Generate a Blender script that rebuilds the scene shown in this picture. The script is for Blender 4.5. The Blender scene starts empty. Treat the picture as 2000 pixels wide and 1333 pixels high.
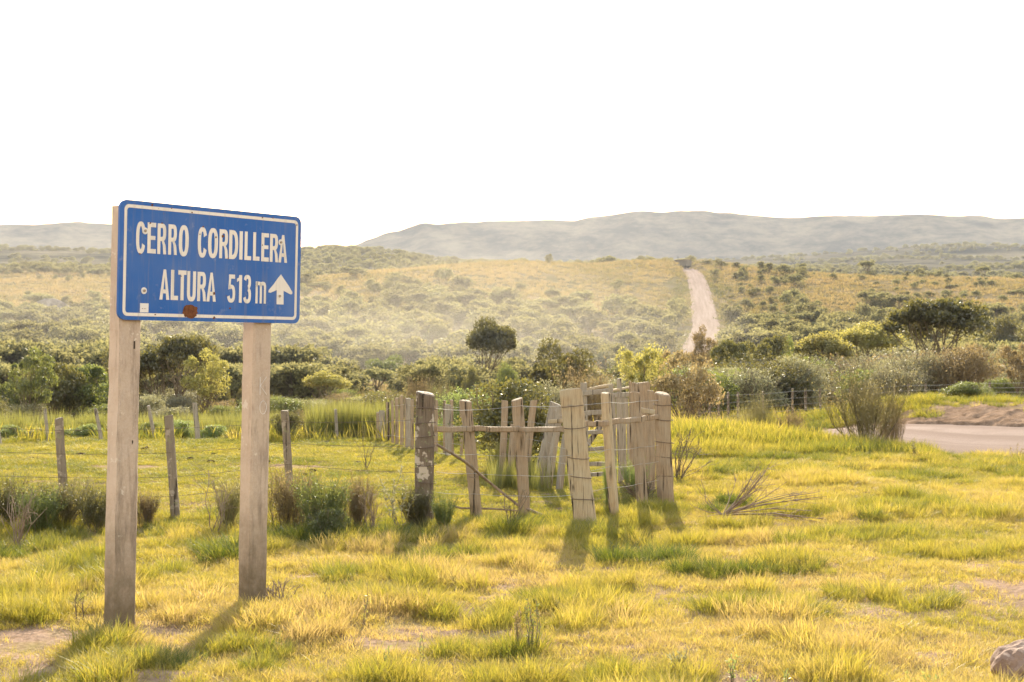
import bpy, math, random
import numpy as np
from mathutils import Vector, Matrix

# ------------------------------------------------------------------ camera, sky, sun, exposure
SC = bpy.context.scene
COL = SC.collection
FPX, CX, HY, EYE = 2778.0, 1000.0, 690.0, 1.7      # focal length in photo pixels, centre column, eye-level row, eye height

cam_d = bpy.data.cameras.new('camera')
cam = bpy.data.objects.new('camera', cam_d)
COL.objects.link(cam)
cam.location = (0, 0, EYE)
cam.rotation_euler = (math.radians(90), 0, 0)
cam_d.sensor_width = 36.0
cam_d.lens = 50.0
cam_d.shift_y = (HY - 666.5) / 2000.0
cam_d.clip_start = 0.05
cam_d.clip_end = 20000
cam_d.dof.use_dof = True
cam_d.dof.focus_distance = 11.5
cam_d.dof.aperture_fstop = 7.1
SC.camera = cam

SUN_EL, SUN_AZ = math.radians(25), math.radians(2.6)
world = bpy.data.worlds.new('World')
SC.world = world
world.use_nodes = True
wn = world.node_tree.nodes
wn.clear()
sky = wn.new('ShaderNodeTexSky')
sky.sky_type = 'NISHITA'
sky.sun_disc = False
sky.sun_elevation = SUN_EL
sky.sun_rotation = SUN_AZ
sky.altitude = 100
sky.air_density = 2.0
sky.dust_density = 0.1
sky.ozone_density = 1.0
wb = wn.new('ShaderNodeMix')
wb.data_type = 'RGBA'
wb.blend_type = 'MULTIPLY'
wb.inputs[0].default_value = 1.0
wb.inputs[7].default_value = (1.21, 0.94, 0.84, 1)   # the photograph's warm white balance, the same all over the sky
bg = wn.new('ShaderNodeBackground')
bg.inputs['Strength'].default_value = 0.15
wo = wn.new('ShaderNodeOutputWorld')
wl = world.node_tree.links
wl.new(sky.outputs[0], wb.inputs[6])
wl.new(wb.outputs[2], bg.inputs['Color'])
wl.new(bg.outputs[0], wo.inputs['Surface'])

sun_d = bpy.data.lights.new('sun', 'SUN')
sun_d.energy = 4.2
sun_d.angle = math.radians(0.53)
sun_d.color = (1.0, 0.87, 0.66)
sun = bpy.data.objects.new('sun', sun_d)
COL.objects.link(sun)
sdir = Vector((math.sin(SUN_AZ) * math.cos(SUN_EL), math.cos(SUN_AZ) * math.cos(SUN_EL), math.sin(SUN_EL)))
sun.rotation_euler = sdir.to_track_quat('Z', 'Y').to_euler()
sun.location = sdir * 60

vs = SC.view_settings
vs.view_transform = 'Standard'
vs.look = 'None'
vs.exposure = 1.77
vs.gamma = 1.0
SC.cycles.use_denoising = True
SC.cycles.max_bounces = 5
SC.cycles.diffuse_bounces = 2
SC.cycles.transmission_bounces = 3
SC.cycles.transparent_max_bounces = 24
SC.cycles.volume_bounces = 0
SC.cycles.use_light_tree = False
SC.cycles.caustics_reflective = False
SC.cycles.caustics_refractive = False
SC.cycles.sample_clamp_indirect = 6.0

R = np.random.RandomState
rad = math.radians


def at(px, py, d):
    return np.array([(px - CX) / FPX * d, d, EYE - (py - HY) / FPX * d])


# ------------------------------------------------------------------ mesh helpers
class MB:
    def __init__(s):
        s.v, s.f, s.m, s.n = [], [], [], 0

    def add(s, V, F, mi=0):
        V = np.asarray(V, float).reshape(-1, 3)
        F = np.asarray(F, np.int64)
        s.v.append(V)
        s.f.append(F + s.n)
        s.m.append(np.full(len(F), mi, np.int32))
        s.n += len(V)
        return s

    def verts(s):
        return np.concatenate(s.v) if s.v else np.zeros((0, 3))

    def mesh(s, name, mats, smooth=False, xf=None):
        me = bpy.data.meshes.new(name)
        V = s.verts()
        if xf is not None:
            V = xf(V)
        loops = np.concatenate([f.ravel() for f in s.f]).astype(np.int32)
        tot = np.concatenate([np.full(len(f), f.shape[1], np.int32) for f in s.f])
        start = np.concatenate([[0], np.cumsum(tot)[:-1]]).astype(np.int32)
        me.vertices.add(len(V))
        me.vertices.foreach_set('co', V.astype(np.float32).ravel())
        me.loops.add(len(loops))
        me.loops.foreach_set('vertex_index', loops)
        me.polygons.add(len(tot))
        me.polygons.foreach_set('loop_start', start)
        me.polygons.foreach_set('loop_total', tot)
        me.polygons.foreach_set('material_index', np.concatenate(s.m))
        me.polygons.foreach_set('use_smooth', np.full(len(tot), smooth, bool))
        for m in (mats if isinstance(mats, (list, tuple)) else [mats]):
            me.materials.append(m)
        me.update(calc_edges=True)
        return me


def obj(name, mesh, parent=None, loc=(0, 0, 0), label=None, cat=None, group=None, kind=None):
    o = bpy.data.objects.new(name, mesh)
    COL.objects.link(o)
    o.location = loc
    if parent is not None:
        o.parent = parent
    tag(o, label, cat, group, kind)
    return o


def tag(o, label=None, cat=None, group=None, kind=None):
    if label: o['label'] = label
    if cat: o['category'] = cat
    if group: o['group'] = group
    if kind: o['kind'] = kind


def empty(name, loc, label, cat, group=None):
    o = bpy.data.objects.new(name, None)
    o.empty_display_size = 0.1
    return_o = o
    COL.objects.link(o)
    o.location = loc
    tag(o, label, cat, group)
    return return_o


def tube(P, rd, n=6, cap=True):
    P = np.asarray(P, float)
    rd = np.broadcast_to(np.asarray(rd, float), (len(P),))
    T = np.gradient(P, axis=0)
    T /= np.linalg.norm(T, axis=1, keepdims=True) + 1e-9
    ref = np.where(np.abs(T[:, 2:3]) > 0.9, np.array([[1.0, 0, 0]]), np.array([[0, 0, 1.0]]))
    A = np.cross(T, ref)
    A /= np.linalg.norm(A, axis=1, keepdims=True) + 1e-9
    B = np.cross(T, A)
    a = np.linspace(0, 2 * np.pi, n, endpoint=False)
    V = P[:, None] + rd[:, None, None] * (np.cos(a)[None, :, None] * A[:, None] + np.sin(a)[None, :, None] * B[:, None])
    V = V.reshape(-1, 3)
    F = []
    i = np.arange(len(P) - 1)[:, None] * n
    j = np.arange(n)[None]
    k = (j + 1) % n
    F = np.stack([i + j, i + k, i + n + k, i + n + j], -1).reshape(-1, 4)
    return V, F


def add_tube(mb, P, rd, n=6, mi=0, cap=True):
    V, F = tube(P, rd, n)
    b = mb.n
    mb.add(V, F, mi)
    if cap and n >= 3:
        L = len(V)
        mb.f.append(np.array([[b + q for q in range(n)][::-1]]))
        mb.m.append(np.array([mi], np.int32))
        mb.f.append(np.array([[b + L - n + q for q in range(n)]]))
        mb.m.append(np.array([mi], np.int32))


BOXF = np.array([[0, 1, 3, 2], [4, 6, 7, 5], [0, 4, 5, 1], [2, 3, 7, 6], [0, 2, 6, 4], [1, 5, 7, 3]])


def box_between(mb, a, b, w, h, mi=0, up=(0, 0, 1), rng=None, seg=1):
    """a squared timber from a to b; w across, h along up"""
    a, b = np.asarray(a, float), np.asarray(b, float)
    t = b - a
    L = np.linalg.norm(t)
    t /= L
    up = np.asarray(up, float)
    s = np.cross(t, up)
    if np.linalg.norm(s) < 1e-4:
        s = np.array([1.0, 0, 0])
    s /= np.linalg.norm(s)
    u = np.cross(s, t)
    n = 8
    # an eight-sided section: a rectangle with its arrises worn off
    c = 0.16
    prof = np.array([(-.5 + c, -.5), (.5 - c, -.5), (.5, -.5 + c), (.5, .5 - c), (.5 - c, .5), (-.5 + c, .5), (-.5, .5 - c), (-.5, -.5 + c)])
    rows = []
    m = max(2, seg + 1)
    off = np.zeros((m, 2))
    sc = np.ones((m, 8))
    if rng is not None:
        off = rng.normal(0, 0.06, (m, 2)) * np.array([w, h])
        sc = 1 + rng.normal(0, 0.07, (m, 8))
    for i in range(m):
        c0 = a + t * L * i / (m - 1)
        p = prof * sc[i][:, None]
        rows.append(c0 + (p[:, :1] * w + off[i, 0]) * s + (p[:, 1:] * h + off[i, 1]) * u)
    V = np.concatenate(rows)
    base = mb.n
    i = np.arange(m - 1)[:, None] * n
    j = np.arange(n)[None]
    k = (j + 1) % n
    F = np.stack([i + j, i + k, i + n + k, i + n + j], -1).reshape(-1, 4)
    mb.add(V, F, mi)
    mb.f.append(np.array([[base + q for q in range(n)][::-1]])); mb.m.append(np.array([mi], np.int32))
    mb.f.append(np.array([[base + n * (m - 1) + q for q in range(n)]])); mb.m.append(np.array([mi], np.int32))


def box(mb, lo, hi, mi=0):
    x0, y0, z0 = lo
    x1, y1, z1 = hi
    V = [(x, y, z) for x in (x0, x1) for y in (y0, y1) for z in (z0, z1)]
    mb.add(V, BOXF, mi)


# ------------------------------------------------------------------ noise
def _hash(ix, iy, seed):
    h = (ix.astype(np.int64) * 374761393 + iy.astype(np.int64) * 668265263 + seed * 1442695041) & 0x7fffffff
    h = ((h ^ (h >> 13)) * 1274126177) & 0x7fffffff
    h = (h ^ (h >> 16)) & 0xffff
    return h / 65535.0


def vnoise(x, y, seed=0):
    ix, iy = np.floor(x), np.floor(y)
    fx, fy = x - ix, y - iy
    fx, fy = fx * fx * (3 - 2 * fx), fy * fy * (3 - 2 * fy)
    a, b = _hash(ix, iy, seed), _hash(ix + 1, iy, seed)
    c, d = _hash(ix, iy + 1, seed), _hash(ix + 1, iy + 1, seed)
    return (a + (b - a) * fx) * (1 - fy) + (c + (d - c) * fx) * fy


def fbm(x, y, seed=0, o=4):
    s, a, t = 0, 0.5, 0
    for i in range(o):
        s = s + a * vnoise(x * 2 ** i + 13.1 * i, y * 2 ** i - 7.7 * i, seed + i)
        t += a
        a *= 0.5
    return s / t - 0.5


def sstep(a, b, x):
    t = np.clip((x - a) / (b - a), 0, 1)
    return t * t * (3 - 2 * t)


# ------------------------------------------------------------------ materials
def M(name):
    m = bpy.data.materials.new(name)
    m.use_nodes = True
    m.node_tree.nodes.clear()
    return m, m.node_tree.nodes, m.node_tree.links


def N(ns, t, **kw):
    n = ns.new(t)
    for k, v in kw.items():
        if k.startswith('i_'):
            n.inputs[k[2:].replace('_', ' ')].default_value = v
        else:
            setattr(n, k, v)
    return n


def ramp(ns, stops):
    r = ns.new('ShaderNodeValToRGB')
    e = r.color_ramp.elements
    while len(e) < len(stops):
        e.new(0.5)
    for el, (p, c) in zip(e, stops):
        el.position = p
        el.color = (*c, 1)
    return r


def noise(ns, ls, vec, scale, detail=4, rough=0.6):
    n = ns.new('ShaderNodeTexNoise')
    n.inputs['Scale'].default_value = scale
    n.inputs['Detail'].default_value = detail
    n.inputs['Roughness'].default_value = rough
    if vec is not None:
        ls.new(vec, n.inputs['Vector'])
    return n.outputs['Fac']


def mixc(ns, ls, fac, a, b, mode='MIX'):
    n = ns.new('ShaderNodeMix')
    n.data_type = 'RGBA'
    n.blend_type = mode
    for s, v in ((0, fac), (6, a), (7, b)):
        if isinstance(v, (int, float)):
            n.inputs[s].default_value = v
        elif isinstance(v, (tuple, list)):
            n.inputs[s].default_value = (*v, 1)
        else:
            ls.new(v, n.inputs[s])
    return n.outputs[2]


def mth(ns, ls, op, a, b=0.0, clamp=False):
    n = ns.new('ShaderNodeMath')
    n.operation = op
    n.use_clamp = clamp
    for s, v in ((0, a), (1, b)):
        if isinstance(v, (int, float)):
            n.inputs[s].default_value = v
        else:
            ls.new(v, n.inputs[s])
    return n.outputs[0]


def maprange(ns, ls, v, a, b, c=0.0, d=1.0):
    n = ns.new('ShaderNodeMapRange')
    ls.new(v, n.inputs[0])
    for i, x in enumerate((a, b, c, d)):
        n.inputs[i + 1].default_value = x
    return n.outputs[0]


def finish(ns, ls, color, rough=0.9, bump=None, bstr=0.3, bdist=0.02, spec=0.3, metal=0.0):
    p = ns.new('ShaderNodeBsdfPrincipled')
    if isinstance(color, tuple):
        p.inputs['Base Color'].default_value = (*color, 1)
    else:
        ls.new(color, p.inputs['Base Color'])
    if isinstance(rough, (int, float)):
        p.inputs['Roughness'].default_value = rough
    else:
        ls.new(rough, p.inputs['Roughness'])
    p.inputs['Specular IOR Level'].default_value = spec
    p.inputs['Metallic'].default_value = metal
    if bump is not None:
        b = ns.new('ShaderNodeBump')
        b.inputs['Strength'].default_value = bstr
        b.inputs['Distance'].default_value = bdist
        ls.new(bump, b.inputs['Height'])
        ls.new(b.outputs[0], p.inputs['Normal'])
    o = ns.new('ShaderNodeOutputMaterial')
    ls.new(p.outputs[0], o.inputs['Surface'])
    return p


def leaf_mat(name, dark, light, trans, tfac=0.5, scale=1.5, gloss=0.06, rnd=0.35):
    """leaves: diffuse + translucent + a little sheen; colour varies through the crown and from plant to plant"""
    m, ns, ls = M(name)
    g = ns.new('ShaderNodeNewGeometry')
    oi = ns.new('ShaderNodeObjectInfo')
    n1 = noise(ns, ls, g.outputs['Position'], scale, 3)
    isl = g.outputs['Random Per Island']
    f = mth(ns, ls, 'ADD', mth(ns, ls, 'MULTIPLY', maprange(ns, ls, n1, 0.3, 0.7), 0.5), mth(ns, ls, 'MULTIPLY', isl, 0.5), True)
    c = mixc(ns, ls, f, dark, light)
    v = maprange(ns, ls, oi.outputs['Random'], 0, 1, 1 - rnd, 1 + rnd)
    hs = ns.new('ShaderNodeHueSaturation')
    ls.new(c, hs.inputs['Color'])
    ls.new(v, hs.inputs['Value'])
    ls.new(maprange(ns, ls, oi.outputs['Random'], 0, 1, 0.485, 0.51), hs.inputs['Hue'])
    d = ns.new('ShaderNodeBsdfDiffuse')
    ls.new(hs.outputs[0], d.inputs['Color'])
    t = ns.new('ShaderNodeBsdfTranslucent')
    ls.new(mixc(ns, ls, 0.6, hs.outputs[0], trans), t.inputs['Color'])
    mx = ns.new('ShaderNodeMixShader')
    mx.inputs[0].default_value = tfac
    ls.new(d.outputs[0], mx.inputs[1])
    ls.new(t.outputs[0], mx.inputs[2])
    gl = ns.new('ShaderNodeBsdfGlossy')
    gl.inputs['Roughness'].default_value = 0.45
    gl.inputs['Color'].default_value = (1, 1, 1, 1)
    m2 = ns.new('ShaderNodeMixShader')
    m2.inputs[0].default_value = gloss
    ls.new(mx.outputs[0], m2.inputs[1])
    ls.new(gl.outputs[0], m2.inputs[2])
    o = ns.new('ShaderNodeOutputMaterial')
    ls.new(m2.outputs[0], o.inputs['Surface'])
    return m


def grass_mat(name, stops, tfac=0.55):
    """blades: colour from the tuft's own tint (green to straw) and from blade to blade"""
    m, ns, ls = M(name)
    a = ns.new('ShaderNodeAttribute')
    a.attribute_type = 'INSTANCER'
    a.attribute_name = 'tint'
    g = ns.new('ShaderNodeNewGeometry')
    isl = maprange(ns, ls, g.outputs['Random Per Island'], 0, 1, -0.16, 0.16)
    f = mth(ns, ls, 'ADD', a.outputs['Fac'], isl, True)
    r = ramp(ns, stops)
    ls.new(f, r.inputs[0])
    d = ns.new('ShaderNodeBsdfDiffuse')
    ls.new(r.outputs[0], d.inputs['Color'])
    t = ns.new('ShaderNodeBsdfTranslucent')
    ls.new(mixc(ns, ls, 1.0, r.outputs[0], (1.35, 1.25, 0.75), 'MULTIPLY'), t.inputs['Color'])
    mx = ns.new('ShaderNodeMixShader')
    mx.inputs[0].default_value = tfac
    ls.new(d.outputs[0], mx.inputs[1])
    ls.new(t.outputs[0], mx.inputs[2])
    gl = ns.new('ShaderNodeBsdfGlossy')
    gl.inputs['Roughness'].default_value = 0.5
    m2 = ns.new('ShaderNodeMixShader')
    m2.inputs[0].default_value = 0.05
    ls.new(mx.outputs[0], m2.inputs[1])
    ls.new(gl.outputs[0], m2.inputs[2])
    o = ns.new('ShaderNodeOutputMaterial')
    ls.new(m2.outputs[0], o.inputs['Surface'])
    return m


GRASS_STOPS = [(0.0, (0.07, 0.10, 0.017)), (0.3, (0.19, 0.195, 0.032)), (0.55, (0.33, 0.285, 0.05)), (0.8, (0.41, 0.33, 0.11)), (1.0, (0.40, 0.30, 0.17))]
MAT_GRASS = grass_mat('grass_blade', GRASS_STOPS)
MAT_HILLGRASS = grass_mat('hill_grass_blade', [(0.0, (0.07, 0.08, 0.028)), (0.4, (0.16, 0.135, 0.06)), (0.7, (0.23, 0.18, 0.10)), (1.0, (0.25, 0.19, 0.12))])

MAT_OLIVE = leaf_mat('leaf_dark_olive', (0.052, 0.054, 0.016), (0.125, 0.118, 0.034), (0.30, 0.26, 0.05), 0.42)
MAT_GREEN = leaf_mat('leaf_mid_green', (0.07, 0.10, 0.022), (0.15, 0.18, 0.04), (0.32, 0.34, 0.06), 0.5)
MAT_FRESH = leaf_mat('leaf_fresh_green', (0.13, 0.19, 0.045), (0.24, 0.30, 0.08), (0.45, 0.5, 0.12), 0.5)
MAT_YELLOW = leaf_mat('leaf_yellow_green', (0.16, 0.16, 0.035), (0.30, 0.28, 0.07), (0.55, 0.46, 0.10), 0.55)
MAT_SILVER = leaf_mat('leaf_grey_green', (0.15, 0.15, 0.07), (0.31, 0.29, 0.16), (0.42, 0.38, 0.17), 0.42)
MAT_RUST = leaf_mat('leaf_russet', (0.13, 0.095, 0.045), (0.27, 0.205, 0.095), (0.40, 0.29, 0.11), 0.48)
MAT_BROOM = leaf_mat('stem_broom', (0.16, 0.155, 0.055), (0.33, 0.29, 0.12), (0.48, 0.40, 0.14), 0.45)
MAT_RUSH = leaf_mat('stem_rush', (0.07, 0.095, 0.02), (0.2, 0.2, 0.045), (0.4, 0.36, 0.07), 0.45)


def bark_mat(name, a, b):
    m, ns, ls = M(name)
    tc = ns.new('ShaderNodeTexCoord')
    n1 = noise(ns, ls, tc.outputs['Object'], 9, 5)
    finish(ns, ls, mixc(ns, ls, maprange(ns, ls, n1, 0.3, 0.7), a, b), 0.9, n1, 0.5, 0.02)
    return m


MAT_BARK = bark_mat('bark', (0.10, 0.075, 0.05), (0.24, 0.19, 0.13))
MAT_TWIG = bark_mat('dry_twig', (0.17, 0.12, 0.085), (0.34, 0.26, 0.19))


def wood_mat(name, dark, light, grey, lichen=0.0):
    m, ns, ls = M(name)
    tc = ns.new('ShaderNodeTexCoord')
    oi = ns.new('ShaderNodeObjectInfo')
    mp = ns.new('ShaderNodeMapping')
    mp.inputs['Scale'].default_value = (1, 1, 0.05)
    ls.new(tc.outputs['Object'], mp.inputs['Vector'])
    cb = ns.new('ShaderNodeVectorMath')
    cb.operation = 'ADD'
    ls.new(mp.outputs[0], cb.inputs[0])
    ls.new(oi.outputs['Location'], cb.inputs[1])
    grain = noise(ns, ls, cb.outputs[0], 85, 5, 0.7)
    streak = noise(ns, ls, cb.outputs[0], 24, 3, 0.6)
    blot = noise(ns, ls, tc.outputs['Object'], 5, 4, 0.6)
    c = mixc(ns, ls, maprange(ns, ls, grain, 0.3, 0.72), dark, light)
    c = mixc(ns, ls, maprange(ns, ls, blot, 0.4, 0.7, 0, 0.75), c, grey)
    crack = maprange(ns, ls, streak, 0.33, 0.40, 0.0, 1.0)
    c = mixc(ns, ls, mth(ns, ls, 'SUBTRACT', 1.0, crack), c, (0.05, 0.038, 0.028))
    if lichen:
        l1 = noise(ns, ls, tc.outputs['Object'], 7.5, 3, 0.55)
        l2 = noise(ns, ls, tc.outputs['Object'], 16, 4, 0.6)
        c = mixc(ns, ls, maprange(ns, ls, l1, 0.56, 0.60, 0, lichen), c, (0.50, 0.42, 0.34))
        c = mixc(ns, ls, maprange(ns, ls, l2, 0.60, 0.66, 0, lichen), c, (0.26, 0.27, 0.13))
    hgt = mth(ns, ls, 'ADD', mth(ns, ls, 'MULTIPLY', grain, 0.5), crack)
    finish(ns, ls, c, 0.85, hgt, 0.9, 0.008, 0.2)
    return m


MAT_WOOD = wood_mat('weathered_wood', (0.185, 0.125, 0.082), (0.45, 0.335, 0.22), (0.35, 0.29, 0.22))
MAT_WOODPALE = wood_mat('pale_split_wood', (0.29, 0.205, 0.125), (0.56, 0.44, 0.29), (0.43, 0.37, 0.265))
MAT_WOODGREY = wood_mat('grey_board', (0.20, 0.165, 0.13), (0.43, 0.37, 0.30), (0.34, 0.30, 0.24))
MAT_WOODDARK = wood_mat('dark_fence_post', (0.12, 0.09, 0.065), (0.32, 0.25, 0.18), (0.26, 0.215, 0.165), 0.5)
MAT_LICHEN = wood_mat('lichen_bark_post', (0.085, 0.06, 0.042), (0.24, 0.18, 0.13), (0.19, 0.155, 0.12), 0.95)

m, ns, ls = M('galvanised_wire')
finish(ns, ls, (0.42, 0.39, 0.35), 0.45, metal=0.6)
MAT_WIRE = m
m, ns, ls = M('rusty_wire')
finish(ns, ls, (0.13, 0.09, 0.065), 0.7)
MAT_WIREDARK = m


def painted(name, col, var, rough=0.45, chips=True):
    m, ns, ls = M(name)
    tc = ns.new('ShaderNodeTexCoord')
    n1 = noise(ns, ls, tc.outputs['Object'], 3.0, 5, 0.6)
    n2 = noise(ns, ls, tc.outputs['Object'], 42, 3, 0.6)
    n3 = noise(ns, ls, tc.outputs['Object'], 11, 5, 0.7)
    c = mixc(ns, ls, maprange(ns, ls, n1, 0.3, 0.75), col, var)
    if chips:
        mp = ns.new('ShaderNodeMapping')
        mp.inputs['Scale'].default_value = (1, 1, 0.05)
        ls.new(tc.outputs['Object'], mp.inputs['Vector'])
        n4 = noise(ns, ls, mp.outputs[0], 26, 4, 0.65)
        c = mixc(ns, ls, maprange(ns, ls, n4, 0.52, 0.72, 0, 0.32), c, (0.20, 0.185, 0.17))
        n5 = noise(ns, ls, tc.outputs['Object'], 1.6, 3, 0.5)
        c = mixc(ns, ls, maprange(ns, ls, n5, 0.45, 0.7, 0, 0.12), c, (0.40, 0.43, 0.46))
        c = mixc(ns, ls, maprange(ns, ls, n3, 0.60, 0.75, 0, 0.25), c, (0.5, 0.45, 0.4))
        c = mixc(ns, ls, maprange(ns, ls, n2, 0.735, 0.76), c, (0.12, 0.06, 0.035))
    finish(ns, ls, c, maprange(ns, ls, n3, 0.3, 0.7, rough - 0.08, rough + 0.15), n1, 0.05, 0.01, 0.4)
    return m


MAT_BLUE = painted('sign_blue', (0.002, 0.085, 0.35), (0.006, 0.102, 0.40))
MAT_WHITE = painted('sign_white', (0.76, 0.70, 0.65), (0.68, 0.61, 0.55))
MAT_LABEL = painted('label_white', (0.72, 0.69, 0.68), (0.66, 0.62, 0.6), chips=False)
m, ns, ls = M('rust')
tc = ns.new('ShaderNodeTexCoord')
n1 = noise(ns, ls, tc.outputs['Object'], 45, 6, 0.7)
finish(ns, ls, mixc(ns, ls, maprange(ns, ls, n1, 0.3, 0.7), (0.075, 0.026, 0.012), (0.22, 0.085, 0.035)), 0.95, n1, 0.6, 0.004)
MAT_RUSTY = m
m, ns, ls = M('bolt_steel')
tc = ns.new('ShaderNodeTexCoord')
n1 = noise(ns, ls, tc.outputs['Object'], 120, 3)
finish(ns, ls, mixc(ns, ls, maprange(ns, ls, n1, 0.4, 0.65), (0.42, 0.37, 0.3), (0.2, 0.11, 0.06)), 0.5, metal=0.4)
MAT_BOLT = m

# cast concrete of the sign's posts: streaks, pores, pale scabs, mossy foot; the front is more streaked, its base colour darkened to set the faces apart
def conc(name, base_a, base_b, stain, lo, hi):
    m, ns, ls = M(name)
    tc = ns.new('ShaderNodeTexCoord')
    mp = ns.new('ShaderNodeMapping')
    mp.inputs['Scale'].default_value = (1, 1, 0.16)
    ls.new(tc.outputs['Object'], mp.inputs['Vector'])
    st = noise(ns, ls, mp.outputs[0], 9, 6, 0.72)
    bl = noise(ns, ls, tc.outputs['Object'], 5.5, 5, 0.65)
    fi = noise(ns, ls, tc.outputs['Object'], 70, 4, 0.6)
    po = noise(ns, ls, tc.outputs['Object'], 150, 2, 0.5)
    bl2 = noise(ns, ls, tc.outputs['Object'], 9.0, 4, 0.7)
    c = mixc(ns, ls, maprange(ns, ls, bl, 0.3, 0.7), base_a, base_b)
    c = mixc(ns, ls, maprange(ns, ls, fi, 0.35, 0.75, 0, 0.35), c, (0.62, 0.53, 0.45))
    c = mixc(ns, ls, maprange(ns, ls, st, lo, hi, 0, 0.85), c, stain)
    c = mixc(ns, ls, maprange(ns, ls, bl2, 0.63, 0.67, 0, 0.7), c, (0.70, 0.62, 0.54))
    c = mixc(ns, ls, maprange(ns, ls, po, 0.72, 0.77, 0, 0.85), c, (0.12, 0.09, 0.07))
    sx = ns.new('ShaderNodeSeparateXYZ')
    ls.new(tc.outputs['Object'], sx.inputs[0])
    foot = mth(ns, ls, 'MULTIPLY', maprange(ns, ls, mth(ns, ls, 'SUBTRACT', sx.outputs[2], mth(ns, ls, 'MULTIPLY', bl2, 0.75)), -0.32, 0.42, 1.0, 0.0), 0.92)
    c = mixc(ns, ls, foot, c, (0.125, 0.095, 0.058))
    finish(ns, ls, c, 0.93, mth(ns, ls, 'ADD', mth(ns, ls, 'MULTIPLY', fi, 0.6), mth(ns, ls, 'MULTIPLY', bl2, 0.8)), 0.7, 0.006, 0.2)
    return m


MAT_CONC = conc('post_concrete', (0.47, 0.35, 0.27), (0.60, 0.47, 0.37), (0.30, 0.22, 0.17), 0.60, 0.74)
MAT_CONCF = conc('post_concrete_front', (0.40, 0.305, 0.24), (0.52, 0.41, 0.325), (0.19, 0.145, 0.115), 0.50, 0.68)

# ground: soil, thatch and turf close by, dry hill pasture with rock farther off
m, ns, ls = M('ground_earth')
g = ns.new('ShaderNodeNewGeometry')
P = g.outputs['Position']
n_s = noise(ns, ls, P, 0.35, 4, 0.6)
n_m = noise(ns, ls, P, 2.3, 5, 0.65)
n_f = noise(ns, ls, P, 22, 5, 0.7)
n_h = noise(ns, ls, P, 0.045, 5, 0.6)
n_k = noise(ns, ls, P, 0.012, 4, 0.6)
soil = mixc(ns, ls, maprange(ns, ls, n_f, 0.3, 0.7), (0.20, 0.13, 0.085), (0.42, 0.295, 0.21))
turf = mixc(ns, ls, maprange(ns, ls, n_f, 0.3, 0.7), (0.20, 0.155, 0.06), (0.36, 0.275, 0.13))
near = mixc(ns, ls, maprange(ns, ls, mth(ns, ls, 'ADD', mth(ns, ls, 'MULTIPLY', n_m, 0.6), mth(ns, ls, 'MULTIPLY', n_s, 0.4)), 0.40, 0.52), turf, soil)
far = mixc(ns, ls, maprange(ns, ls, n_h, 0.35, 0.65), (0.15, 0.12, 0.055), (0.24, 0.18, 0.105))
far = mixc(ns, ls, maprange(ns, ls, n_k, 0.45, 0.65, 0, 0.7), far, (0.11, 0.105, 0.05))
far = mixc(ns, ls, maprange(ns, ls, noise(ns, ls, P, 0.12, 4, 0.7), 0.60, 0.68, 0, 0.6), far, (0.17, 0.145, 0.12))
cd = ns.new('ShaderNodeVectorMath')
cd.operation = 'LENGTH'
ls.new(P, cd.inputs[0])
fr = maprange(ns, ls, cd.outputs['Value'], 45, 110)
c = mixc(ns, ls, fr, near, far)
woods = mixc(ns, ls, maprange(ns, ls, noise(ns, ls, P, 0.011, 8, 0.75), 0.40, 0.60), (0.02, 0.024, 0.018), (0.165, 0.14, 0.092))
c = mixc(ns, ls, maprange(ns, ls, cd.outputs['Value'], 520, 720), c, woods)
finish(ns, ls, c, 0.95, mth(ns, ls, 'ADD', n_f, n_m), 0.6, 0.03, 0.0)
MAT_GROUND = m

m, ns, ls = M('gravel_road')
g = ns.new('ShaderNodeNewGeometry')
n1 = noise(ns, ls, g.outputs['Position'], 1.1, 5, 0.6)
n2 = noise(ns, ls, g.outputs['Position'], 30, 4, 0.7)
at_n = ns.new('ShaderNodeAttribute')
at_n.attribute_name = 'across'
cmb = ns.new('ShaderNodeCombineXYZ')
sp = ns.new('ShaderNodeSeparateXYZ')
ls.new(g.outputs['Position'], sp.inputs[0])
ls.new(mth(ns, ls, 'MULTIPLY', at_n.outputs['Fac'], 1.15), cmb.inputs[0])
ls.new(mth(ns, ls, 'MULTIPLY', sp.outputs[1], 0.035), cmb.inputs[1])
ls.new(mth(ns, ls, 'MULTIPLY', sp.outputs[0], 0.035), cmb.inputs[2])
ruts = maprange(ns, ls, noise(ns, ls, cmb.outputs[0], 1.0, 4, 0.65), 0.35, 0.62)
c = mixc(ns, ls, maprange(ns, ls, n2, 0.3, 0.7), (0.29, 0.222, 0.182), (0.39, 0.31, 0.265))
c = mixc(ns, ls, mth(ns, ls, 'MULTIPLY', ruts, 0.6), c, (0.20, 0.145, 0.113))
c = mixc(ns, ls, maprange(ns, ls, n1, 0.5, 0.75, 0, 0.5), c, (0.24, 0.18, 0.143))
finish(ns, ls, c, 0.95, n2, 0.5, 0.02, 0.0)
MAT_ROAD = m

m, ns, ls = M('cut_earth')
g = ns.new('ShaderNodeNewGeometry')
n1 = noise(ns, ls, g.outputs['Position'], 4, 6, 0.7)
finish(ns, ls, mixc(ns, ls, maprange(ns, ls, n1, 0.3, 0.7), (0.14, 0.09, 0.058), (0.36, 0.25, 0.175)), 0.95, n1, 1.0, 0.08, 0.0)
MAT_CUT = m

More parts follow.
